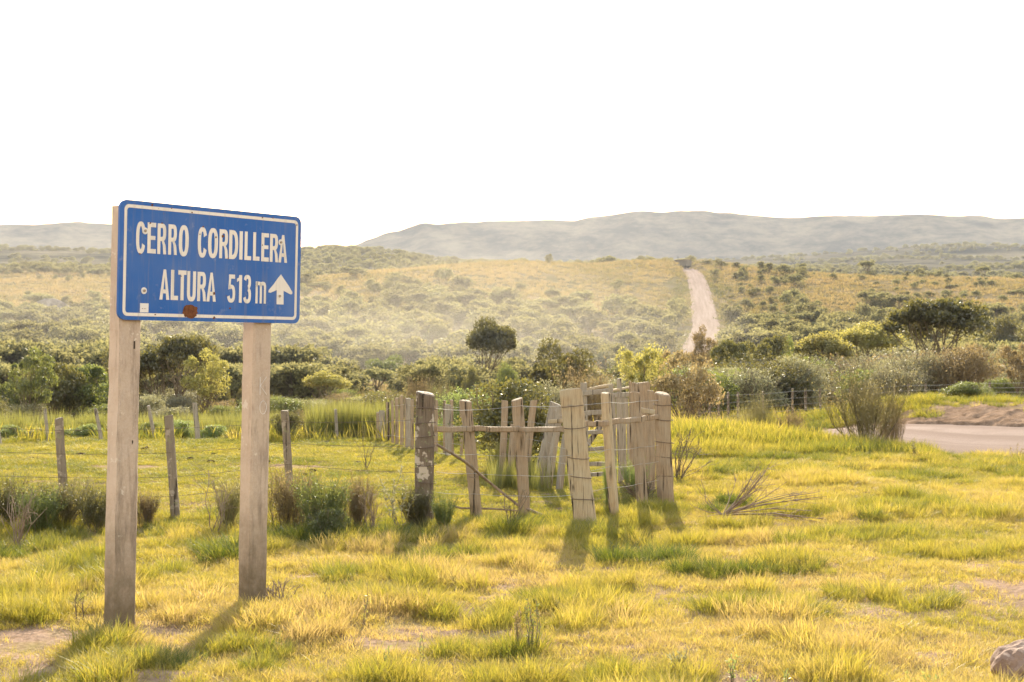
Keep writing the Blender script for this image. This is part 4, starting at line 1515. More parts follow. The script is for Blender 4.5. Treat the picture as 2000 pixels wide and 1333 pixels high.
def make_broom(seed, n=420, spread=.55, leaf=0, lsize=.02, thick=.0019, curve=.25):
    """wiry stems fanning up from one foot, forking once or twice"""
    rg = R(seed)
    tr, cr = MB(), MB()
    limb(tr, (0, 0, -.05), (rg.normal(0, .02), 0, .1), .02, .014, rg, 3, .05, 5)
    for k in range(n):
        a = rg.uniform(0, 6.28)
        q = math.sqrt(rg.rand()) * spread
        h = rg.uniform(.62, 1.0) * (1 - .35 * (q / spread) ** 2)
        b = np.array([rg.normal(0, .025), rg.normal(0, .025), rg.uniform(.02, .26)])
        t_ = np.linspace(0, 1, 6)[:, None]
        tip = np.array([q * math.cos(a), q * math.sin(a), h])
        P = b + (tip - b) * t_
        P[:, :2] *= (t_ ** (1 - curve)) / np.maximum(t_, 1e-3) * .5 + .5
        P += rg.normal(0, .008, P.shape) * t_
        add_tube(cr, P, thick * (1.25 - t_[:, 0] * .9), 3, cap=False)
        for _ in range(3):
            i = rg.randint(2, 5)
            e = P[i] + (P[5] - P[i]) * rg.uniform(.6, 1.1) + rg.normal(0, .05, 3)
            add_tube(cr, np.stack([P[i], (P[i] + e) / 2 + rg.normal(0, .012, 3), e]), thick * np.array([.7, .55, .25]), 3, cap=False)
        if leaf:
            Q = P[rg.randint(2, 6, leaf)] + rg.normal(0, .022, (leaf, 3))
            V, F = kites(Q, lsize * rg.uniform(.6, 1.4, leaf), rg, .6, .4)
            cr.add(V, F)
    return tr, cr


def make_fan(seed, limbs=12, twigs=34, spread=.5, thick=.0022, leaf=0, lsize=.03, low=.16, foot=.018):
    """a brush of fine upright twigs carried on a few forking limbs"""
    rg = R(seed)
    tr, cr = MB(), MB()
    for k in range(limbs):
        a = k * 2.399 + rg.uniform(-.3, .3)
        q = math.sqrt((k + .5) / limbs) * spread * .62
        b = np.array([rg.normal(0, foot), rg.normal(0, foot), -.04])
        e = np.array([q * math.cos(a), q * math.sin(a), rg.uniform(.38, .58) * (1 - .25 * q / spread)])
        P = limb(tr, b, e, .011, .0035, rg, 7, .05, 4)
        for _ in range(twigs):
            t = rg.uniform(low, 1.0)
            s0 = np.array([np.interp(t, np.linspace(0, 1, 7), P[:, i]) for i in range(3)])
            L = rg.uniform(.22, .46) * (1.15 - .35 * abs(s0[0]) / spread)
            d = np.array([math.cos(a) * rg.uniform(-.05, .5) + rg.normal(0, .2), math.sin(a) * rg.uniform(-.05, .5) + rg.normal(0, .2), rg.uniform(.75, 1.1)])
            d /= np.linalg.norm(d)
            e2 = s0 + d * L
            m1 = s0 + d * L * .5 + rg.normal(0, .012, 3)
            add_tube(cr, np.stack([s0, m1, e2]), thick * np.array([1.1, .8, .35]), 3, cap=False)
            for _ in range(2):
                f = rg.uniform(.3, .8)
                s1 = s0 + d * L * f
                e3 = s1 + (d + rg.normal(0, .28, 3)) * L * rg.uniform(.25, .5)
                add_tube(cr, np.stack([s1, e3]), thick * np.array([.7, .3]), 3, cap=False)
            if leaf:
                Q = s0 + d * (L * rg.uniform(.2, 1.05, (leaf, 1))) + rg.normal(0, .018, (leaf, 3))
                V, F = kites(Q, lsize * rg.uniform(.5, 1.3, leaf), rg, .7, .38)
                cr.add(V, F)
    return tr, cr


def blades(rg, n, spread, h, w, lean, seg=3, base_r=None, droop=.4):
    """n tapering blades from a tuft's foot"""
    br = spread if base_r is None else base_r
    a = rg.uniform(0, 2 * np.pi, n)
    q = np.sqrt(rg.rand(n)) * br
    B = np.stack([q * np.cos(a), q * np.sin(a), np.zeros(n) - .01], -1)
    hh = h * rg.uniform(.45, 1.1, n)
    la = a + rg.normal(0, .9, n)
    ln = lean * rg.uniform(.15, 1.3, n) * hh
    D = np.stack([np.cos(la), np.sin(la), np.zeros(n)], -1)
    S = np.stack([-np.sin(la + rg.normal(0, .8, n)), np.cos(la + rg.normal(0, .8, n)), np.zeros(n)], -1)
    ww = w * rg.uniform(.6, 1.3, n)
    V = []
    for i in range(seg):
        t = i / seg
        c = B + D * (ln * t ** 1.7)[:, None]
        c[:, 2] += hh * (t - droop * lean * .35 * t ** 2.5)
        e = S * (ww * (1 - .35 * t) * .5)[:, None]
        V += [c - e, c + e]
    c = B + D * ln[:, None]
    c[:, 2] += hh * (1 - droop * lean * .35)
    V.append(c)
    V = np.stack(V, 1)           # n, 2*seg+1, 3
    k = 2 * seg + 1
    o = np.arange(n)[:, None] * k
    Fq = np.concatenate([o + np.array([[2 * i, 2 * i + 1, 2 * i + 3, 2 * i + 2]]) for i in range(seg - 1)])
    Ft = o + np.array([[2 * seg - 2, 2 * seg - 1, 2 * seg]])
    return V.reshape(-1, 3), Fq, Ft


def blade_mesh(name, mat, specs, seed):
    rg = R(seed)
    mb = MB()
    for sp in specs:
        V, Fq, Ft = blades(rg, **sp)
        b = mb.n
        mb.add(V, Fq)
        mb.f.append(Ft + b); mb.m.append(np.zeros(len(Ft), np.int32))
    return mb.mesh(name, mat, False)


# ------------------------------------------------------------------ scattering (grass and other uncountable cover)
def scatter(name, P, rot, scl, idx, tint, src, label, cat):
    me = bpy.data.meshes.new(name)
    me.vertices.add(len(P))
    me.vertices.foreach_set('co', np.asarray(P, np.float32).ravel())
    for an_, ty, dat, fld in (('rot', 'FLOAT_VECTOR', rot, 'vector'), ('scl', 'FLOAT_VECTOR', scl, 'vector'), ('idx', 'INT', idx, 'value'), ('tint', 'FLOAT', tint, 'value')):
        a = me.attributes.new(an_, ty, 'POINT')
        a.data.foreach_set(fld, np.ascontiguousarray(dat, np.int32 if ty == 'INT' else np.float32).ravel())
    me.update()
    coll = bpy.data.collections.new(name + '_source')
    for k, s in enumerate(src):
        so = bpy.data.objects.new('%s_source_%02d' % (name, k), s)
        coll.objects.link(so)
    ng = bpy.data.node_groups.new(name + '_nodes', 'GeometryNodeTree')
    ng.interface.new_socket('Geometry', in_out='INPUT', socket_type='NodeSocketGeometry')
    ng.interface.new_socket('Geometry', in_out='OUTPUT', socket_type='NodeSocketGeometry')
    gi, go = ng.nodes.new('NodeGroupInput'), ng.nodes.new('NodeGroupOutput')
    ci = ng.nodes.new('GeometryNodeCollectionInfo')
    ci.inputs['Collection'].default_value = coll
    ci.inputs['Separate Children'].default_value = True
    ci.inputs['Reset Children'].default_value = True
    ip = ng.nodes.new('GeometryNodeInstanceOnPoints')
    ip.inputs['Pick Instance'].default_value = True

    def na(nm, ty):
        x = ng.nodes.new('GeometryNodeInputNamedAttribute')
        x.data_type = ty
        x.inputs['Name'].default_value = nm
        return x.outputs[0]
    L = ng.links.new
    L(gi.outputs[0], ip.inputs['Points'])
    L(ci.outputs[0], ip.inputs['Instance'])
    L(na('idx', 'INT'), ip.inputs['Instance Index'])
    L(na('rot', 'FLOAT_VECTOR'), ip.inputs['Rotation'])
    L(na('scl', 'FLOAT_VECTOR'), ip.inputs['Scale'])
    L(ip.outputs[0], go.inputs[0])
    o = obj(name, me, None, (0, 0, 0), label, cat, kind='stuff')
    md = o.modifiers.new('scatter', 'NODES')
    md.node_group = ng
    return o


def sector(rg, n, d0, d1, px0=-160, px1=2160, power=1.0):
    """points spread evenly over the ground of the wedge in view (power < 1 thins with distance)"""
    u = rg.rand(n)
    e = 1 + power
    d = (d0 ** e + u * (d1 ** e - d0 ** e)) ** (1 / e)
    px = rg.uniform(px0, px1, n)
    return (px - CX) / FPX * d, d


def rotz(rg, n, tilt=.12):
    return np.stack([rg.normal(0, tilt, n), rg.normal(0, tilt, n), rg.uniform(0, 6.28, n)], -1)


# bare or worn places, in ground metres: x, y, radius x, radius y
def spot(px, py, wpx, hpx):
    d = FPX * EYE / (py - HY)
    return ((px - CX) / FPX * d, d, wpx / FPX * d / 2, hpx * d * d / (FPX * EYE) / 2)


BARE = [spot(*s) for s in ((45, 1262, 190, 60), (60, 1310, 150, 40), (590, 1122, 120, 18), (900, 1190, 150, 26), (770, 1253, 190, 22), (1450, 1322, 220, 24), (560, 1195, 90, 20), (700, 1245, 110, 16),
                           (960, 1268, 170, 16), (1940, 1310, 90, 30), (300, 1330, 130, 20), (1640, 1330, 200, 16), (560, 912, 260, 7), (240, 918, 200, 6), (1330, 828, 130, 4))]


def bare(x, y):
    b = np.zeros(np.shape(x))
    for cx, cy, rx, ry in BARE:
        q = ((x - cx) / rx) ** 2 + ((y - cy) / ry) ** 2
        b = np.maximum(b, 1 - sstep(.5, 1.5, q + 1.6 * fbm(x * 2.3, y * 2.3, 61, 2)))
    return b


rg = R(101)
short = [blade_mesh('grass', MAT_GRASS, [dict(n=66, spread=.09, h=.034, w=.0028, lean=1.1)], 200 + k) for k in range(4)]
medium = [blade_mesh('grass', MAT_GRASS, [dict(n=66, spread=.085, h=.058, w=.0026, lean=.85), dict(n=30, spread=.10, h=.034, w=.0028, lean=1.3)], 210 + k) for k in range(5)]
tall = [blade_mesh('grass', MAT_GRASS, [dict(n=130, spread=.12, h=.13, w=.003, lean=.7, base_r=.09), dict(n=40, spread=.14, h=.065, w=.003, lean=1.1)], 220 + k) for k in range(4)]
straw = [blade_mesh('grass', MAT_GRASS, [dict(n=26, spread=.10, h=.05, w=.0035, lean=2.8, droop=.2), dict(n=1, spread=.05, h=.13, w=.002, lean=.35)], 230 + k) for k in range(3)]
GSRC = short + medium + tall + straw          # 0-3, 4-8, 9-12, 13-15


def field(x, y):
    """grazed short turf behind the roadside fence; longer unkempt growth on this side"""
    d_f = np.interp(x, [-9, -4.6, -3.4, -2.5, -.9, .7, 1.8, 4, 9], [14.5, 14.3, 14.6, 16.0, 14.3, 14.6, 16.2, 60, 60])
    return sstep(-.2, .6, y - d_f)


n = 122000
_, y = sector(rg, n, 5.6, 30, power=.55)
x = rg.uniform(-1, 1, n) * (.425 * y + 1.3)
gr = field(x, y)
wet = fbm(x * .22, y * .22, 71, 3)
pat = fbm(x * .9, y * 1.2, 75, 3)
clump = fbm(x * 1.7, y * 2.0, 79, 3)
bz = bare(x, y)
rdn = road_dist(x, y)
worn = sstep(.10, .24, fbm(x * .8, y * .9, 73, 3)) * (gr < .5) * (y < 15)
keep = (rdn > ROAD_HALF + .15) & (rg.rand(n) > np.maximum(bz * .97, worn * .72))
idx = np.where(gr > rg.rand(n), rg.randint(0, 4, n), rg.randint(0, 9, n))
hi = (clump > .10) & (gr < .5)
idx = np.where(hi & (rg.rand(n) < .20), rg.randint(9, 13, n), idx)
idx = np.where(hi & (idx < 4), rg.randint(4, 9, n), idx)
idx = np.where((rg.rand(n) < .14) & (gr < .5), rg.randint(13, 16, n), idx)
tint = .70 + .62 * pat + .35 * wet + rg.normal(0, .10, n)
tint = np.where(gr > .5, .40 + .5 * pat + rg.normal(0, .09, n), tint)
tint = np.where((x > 2.5) & (y > 15), tint * .9 - .02, tint)
tint = np.where(hi & (pat < .02), tint - .16, tint)
tint = np.where(idx >= 13, .9, tint)
sc = rg.uniform(.75, 1.3, n) * (1 + .22 * np.clip(clump * 3, -.5, 1))
sc = sc * np.where(idx < 4, 1.05 + .25 * sstep(15, 28, y), 1)
scl = np.stack([sc * (1 + .4 * sstep(12, 28, y)), sc * (1 + .4 * sstep(12, 28, y)), sc * np.where(gr > .5, .85, 1.0)], -1)
P = np.stack([x, y, gz(x, y)], -1)[keep]
scatter('grass', P, rotz(rg, n, .14)[keep], scl[keep], idx[keep], np.clip(tint, .02, 1)[keep], GSRC, 'backlit yellow green pasture grass covering the ground', 'grass')

# distinct tussocks
TUSS = [(1210, 1092, .36, .05), (1250, 1094, .34, .04), (1290, 1090, .33, .06), (1322, 1088, .30, .1), (1345, 1112, .28, .2), (1390, 1116, .3, .14), (1440, 1112, .30, .12), (1480, 1110, .28, .3), (1540, 1112, .26, .35), (1590, 1110, .26, .3),
        (1400, 1178, .3, .35), (1450, 1182, .32, .4), (1500, 1180, .3, .35), (1560, 1062, .3, .3), (1590, 1060, .28, .35), (1640, 1050, .26, .4), (1700, 1052, .3, .3), (1760, 1045, .28, .3), (1850, 1170, .3, .35), (1810, 1178, .28, .4), (1730, 1165, .3, .45), (1640, 1160, .3, .45),
        (1110, 1170, .3, .3), (1050, 1165, .28, .4), (820, 1185, .34, .45), (770, 1178, .34, .5), (860, 1195, .34, .4), (720, 1168, .3, .55), (690, 1120, .3, .4), (1960, 1010, .3, .2), (1900, 1008, .28, .25),
        (1000, 1040, .42, .3), (975, 1045, .4, .35), (1030, 1030, .36, .25), (880, 1085, .34, .3), (830, 1095, .34, .25), (930, 1075, .3, .4), (1110, 1035, .36, .4), (1160, 1045, .36, .3), (1090, 1050, .32, .5), (1265, 1000, .34, .4), (1300, 1005, .34, .45),
        (180, 1275, .3, .4), (212, 1262, .36, .5), (240, 1290, .26, .3), (300, 1300, .26, .12), (335, 1310, .26, .08), (190, 1290, .28, .5), (160, 1310, .28, .55), (200, 1325, .26, .6),
        (455, 1235, .3, .75), (490, 1222, .34, .85), (520, 1230, .3, .75), (480, 1262, .26, .4), (530, 1275, .24, .35), (430, 1275, .24, .4), (500, 1310, .22, .35),
        (440, 1085, .4, .18), (410, 1080, .34, .25), (470, 1078, .38, .2), (30, 1075, .3, .12), (10, 1085, .3, .2), (90, 1120, .26, .35), (340, 1110, .3, .4), (650, 1130, .26, .35), (1020, 1270, .36, .35), (880, 1270, .3, .45), (930, 1275, .28, .5),
        (560, 1045, .38, .12), (600, 1050, .4, .10), (640, 1055, .4, .12), (680, 1050, .36, .15), (540, 1055, .3, .2), (720, 1045, .34, .15), (760, 1050, .34, .12), (800, 1060, .3, .2), (850, 1050, .3, .2), (1420, 985, .3, .08), (1450, 990, .28, .1), (1400, 1000, .28, .15)]
pts, tn, ss = [], [], []
rg = R(103)
for px, py, h, t in TUSS:
    d = FPX * EYE / (py - HY)
    for _ in range(5):
        x_ = (px + rg.normal(0, 14) - CX) / FPX * d
        y_ = d * (1 + rg.normal(0, .008))
        pts.append((x_, y_, float(gz(x_, y_))))
        tn.append(t + rg.normal(0, .08)); ss.append(h / .24 * rg.uniform(.55, 1.05))
# longer growth along the foot of the fences
for k in range(900):
    f = rg.rand()
    px = rg.uniform(-60, 1330)
    d_f = np.interp((px - CX) / FPX * 14.5, [-9, -4.6, -3.4, -2.5, -.9, .7, 1.8], [14.3, 14.2, 14.4, 15.2, 13.9, 14.2, 16.0]) + rg.normal(-.25, .55)
    if rg.rand() < .35 and px < 520: continue
    x_ = (px - CX) / FPX * d_f
    pts.append((x_, d_f, float(gz(x_, d_f)))); tn.append(rg.uniform(.12, .6)); ss.append(rg.uniform(.55, 1.05))
# the verge of the road
for k in range(420):
    px = rg.uniform(1600, 2080)
    d_f = rg.uniform(20.5, 25.5) if px > 1780 else rg.uniform(22, 27)
    x_ = (px - CX) / FPX * d_f
    if road_dist(np.array([x_]), np.array([d_f]))[0] < ROAD_HALF + .2: continue
    pts.append((x_, d_f, float(gz(x_, d_f)))); tn.append(rg.uniform(.15, .5)); ss.append(rg.uniform(.6, 1.2))
for k in range(1100):
    px = rg.uniform(1450, 1830)
    d_f = rg.uniform(31, 42)
    x_ = (px - CX) / FPX * d_f
    if road_dist(np.array([x_]), np.array([d_f]))[0] < ROAD_HALF + .3: continue
    pts.append((x_, d_f, float(gz(x_, d_f)))); tn.append(rg.uniform(.2, .6)); ss.append(rg.uniform(1.0, 2.2))
for k in range(700):
    px = rg.uniform(1580, 2120)
    d_f = rg.uniform(31.5, 40)
    x_ = (px - CX) / FPX * d_f
    if road_dist(np.array([x_]), np.array([d_f]))[0] < ROAD_HALF + 1.3: continue
    pts.append((x_, d_f, float(gz(x_, d_f)))); tn.append(rg.uniform(.2, .5)); ss.append(rg.uniform(.7, 1.5))
pts = np.array(pts); k = len(pts)
ss = np.array(ss)
scatter('tussock_grass', pts, rotz(rg, k, .12), np.stack([ss * 1.15, ss * 1.15, ss], -1), rg.randint(0, 4, k), np.clip(tn, .02, 1), tall, 'taller darker tufts standing out of the pasture', 'grass')

# rougher cover from the fences to the valley
rg = R(105)
coarse = [blade_mesh('rough_grass', MAT_GRASS, [dict(n=46, spread=.36, h=.42, w=.016, lean=.55, base_r=.3)], 240 + k) for k in range(4)]
n = 15000
x, y = sector(rg, n, 27, 130, -260, 2260, .75)
rdn = road_dist(x, y)
keep = rdn > ROAD_HALF + .8
pat = fbm(x * .12, y * .12, 81, 3)
sc = rg.uniform(.5, 1.15, n) * np.where((y < 40) & (x > 3), .55, 1.0)
scatter('rough_grass', np.stack([x, y, gz(x, y)], -1)[keep], rotz(rg, n, .1)[keep], np.stack([sc, sc, sc * rg.uniform(.7, 1.2, n)], -1)[keep], rg.randint(0, 4, n)[keep], np.clip(.45 + .8 * pat + rg.normal(0, .12, n), .03, 1)[keep], coarse, 'rough tawny grass between the fences and the valley', 'grass')

# the unmown verge before the sunken road
rg = R(106)
n = 2400
px = rg.uniform(1315, 1850, n)
d_ = rg.uniform(23.4, 28.8, n) - sstep(1760, 1850, px) * 2.6
x = (px - CX) / FPX * d_
keep = road_dist(x, d_) > ROAD_HALF + .2
sc = 1.12 * rg.uniform(.5, 1.25, n) * (1 - .6 * sstep(1800, 1850, px)) * (.5 + .5 * sstep(23.8, 26, d_))
tn = np.clip(.5 + .9 * fbm(x * .5, d_ * .5, 83, 3) + rg.normal(0, .12, n), .05, 1)
scatter('verge_weeds', np.stack([x, d_, gz(x, d_)], -1)[keep], rotz(rg, n, .1)[keep], np.stack([sc * .8, sc * .8, sc], -1)[keep], rg.randint(0, 4, n)[keep], tn[keep], coarse, 'tall green and tawny weeds on the near verge of the road', 'weeds')

# hill pasture
rg = R(107)
hsrc = [blade_mesh('hill_grass', MAT_HILLGRASS, [dict(n=22, spread=.6, h=.55, w=.07, lean=.5, base_r=.55, seg=2)], 250 + k) for k in range(4)]
n = 52000
x, y = sector(rg, n, 120, 640, -260, 2260, .7)
keep = (road_dist(x, y) > 2.9) & (fbm(x / 6, y / 6, 91, 3) > -.16)
pat = fbm(x / 30, y / 30, 85, 3)
sc = rg.uniform(.6, 1.5, n) * (1 + y / 900)
edge = np.where(road_dist(x, y) < 9, -.25, 0)
scatter('hill_grass', np.stack([x, y, gz(x, y)], -1)[keep], rotz(rg, n, .1)[keep], np.stack([sc * 1.2, sc * 1.2, sc * rg.uniform(.6, 1.1, n)], -1)[keep], rg.randint(0, 4, n)[keep], np.clip(.6 + .8 * pat + edge + rg.normal(0, .12, n), .03, 1)[keep], hsrc, 'dry yellow pasture on the hillsides', 'grass')

# rushes behind the grazed field and by the picket row
rg = R(109)
rsrc = []
for k in range(3):
    me_ = blade_mesh('rushes', MAT_RUSH, [dict(n=60, spread=.20, h=.75, w=.010, lean=.16, base_r=.17, droop=0)], 260 + k)
    rsrc.append(me_)
pts, ss = [], []
for k in range(620):
    px, d = rg.uniform(-120, 560), rg.uniform(29.5, 36)
    x_ = (px - CX) / FPX * d
    pts.append((x_, d, float(gz(x_, d)))); ss.append(rg.uniform(.6, 1.0))
for k in range(150):
    px, d = rg.uniform(612, 770), rg.uniform(28.4, 31)
    x_ = (px - CX) / FPX * d
    pts.append((x_, d, float(gz(x_, d)))); ss.append(rg.uniform(.75, 1.15))
for k in range(70):
    px, d = rg.uniform(955, 1110), rg.uniform(17.2, 19.2)
    x_ = (px - CX) / FPX * d
    pts.append((x_, d, float(gz(x_, d)))); ss.append(rg.uniform(.25, .62))
pts = np.array(pts); ss = np.array(ss); k = len(pts)
scatter('rushes', pts, rotz(rg, k, .06), np.stack([ss, ss, ss], -1), rg.randint(0, 3, k), np.full(k, .3), rsrc, 'dark green rushes standing behind the grazed field and in the pen', 'rushes')
# ------------------------------------------------------------------ plants: one of each build, then placed one by one
def arche(fn, tag_, mat, **kw):
    tr, cr = fn(**kw)
    return (tr.mesh('trunk', MAT_BARK, True) if tr.n else None, cr.mesh('crown', mat, False))


UMB = [arche(make_crown_tree, 'u', MAT_OLIVE, seed=300 + k, form='umbrella', leaves=11500, lsize=.034, lobes=17 + 3 * k) for k in range(3)]
RND = [arche(make_crown_tree, 'r', MAT_GREEN, seed=310 + k, form='round', leaves=12000, lsize=.034, lobes=18 + 2 * k) for k in range(3)]
OPN = [arche(make_crown_tree, 'o', MAT_YELLOW, seed=320 + k, form='open', leaves=7600, lsize=.030, lobes=40) for k in range(3)]
SHR = [arche(make_shrub, 's', MAT_GREEN, seed=330 + k, leaves=12500, lsize=.034, lobes=18) for k in range(3)]
WSP = [arche(make_shrub, 'w', MAT_SILVER, seed=340 + k, leaves=9500, lsize=.028, lobes=22, wisp=1.2, stems=22) for k in range(3)]
BRM = [arche(make_fan, 'b', MAT_BROOM, seed=350 + k, limbs=16, twigs=30, leaf=8, lsize=.022, low=.45, spread=.66, thick=.0016) for k in range(2)]
BRL = [arche(make_fan, 'b', MAT_BROOM, seed=360 + k, limbs=16, twigs=20, leaf=15, lsize=.034, thick=.0028, spread=.55, low=.0, foot=.11) for k in range(3)]
KINDS = dict(umb=UMB, rnd=RND, opn=OPN, shr=SHR, wsp=WSP, brm=BRM, brl=BRL)
MATS = dict(olive=MAT_OLIVE, green=MAT_GREEN, fresh=MAT_FRESH, yellow=MAT_YELLOW, silver=MAT_SILVER, rust=MAT_RUST, broom=MAT_BROOM)
BASEH = {'umb': 1.02, 'rnd': 1.0, 'opn': 1.0, 'shr': .97, 'wsp': 1.0, 'brm': .84, 'brl': .86}
BASEW = {'umb': 1.08, 'rnd': 1.0, 'opn': 1.0, 'shr': 1.0, 'wsp': 1.0, 'brm': 1.05, 'brl': 1.0}
_cnt = [0]


def plant(kind, name, px, top, wpx, d, mat, label, cat, rot=None, dz=0.0, group=None, v=None, base=None):
    """a tree or shrub at column px and depth d whose top reaches photo row top; wpx its width in photo pixels"""
    _cnt[0] += 1
    k = _cnt[0]
    arr = KINDS[kind]
    tr, cr = arr[(k if v is None else v) % len(arr)]
    g = gp(px, d)
    ht = EYE - (top - HY) / FPX * d - g[2]
    w = wpx / FPX * d
    root = empty(name, (g[0], g[1], g[2] + dz), label, cat, group)
    root.rotation_euler = (0, 0, k * 1.7 if rot is None else rot)
    root.scale = (w / BASEW[kind], w / BASEW[kind], ht / BASEH[kind])
    part_names = ('trunk', 'crown') if cat == 'tree' else ('stem', 'foliage')
    if tr is not None:
        o = bpy.data.objects.new(part_names[0], tr); COL.objects.link(o); o.parent = root
    o = bpy.data.objects.new(part_names[1], cr); COL.objects.link(o); o.parent = root
    o.material_slots[0].link = 'OBJECT'
    o.material_slots[0].material = MATS[mat]
    return root


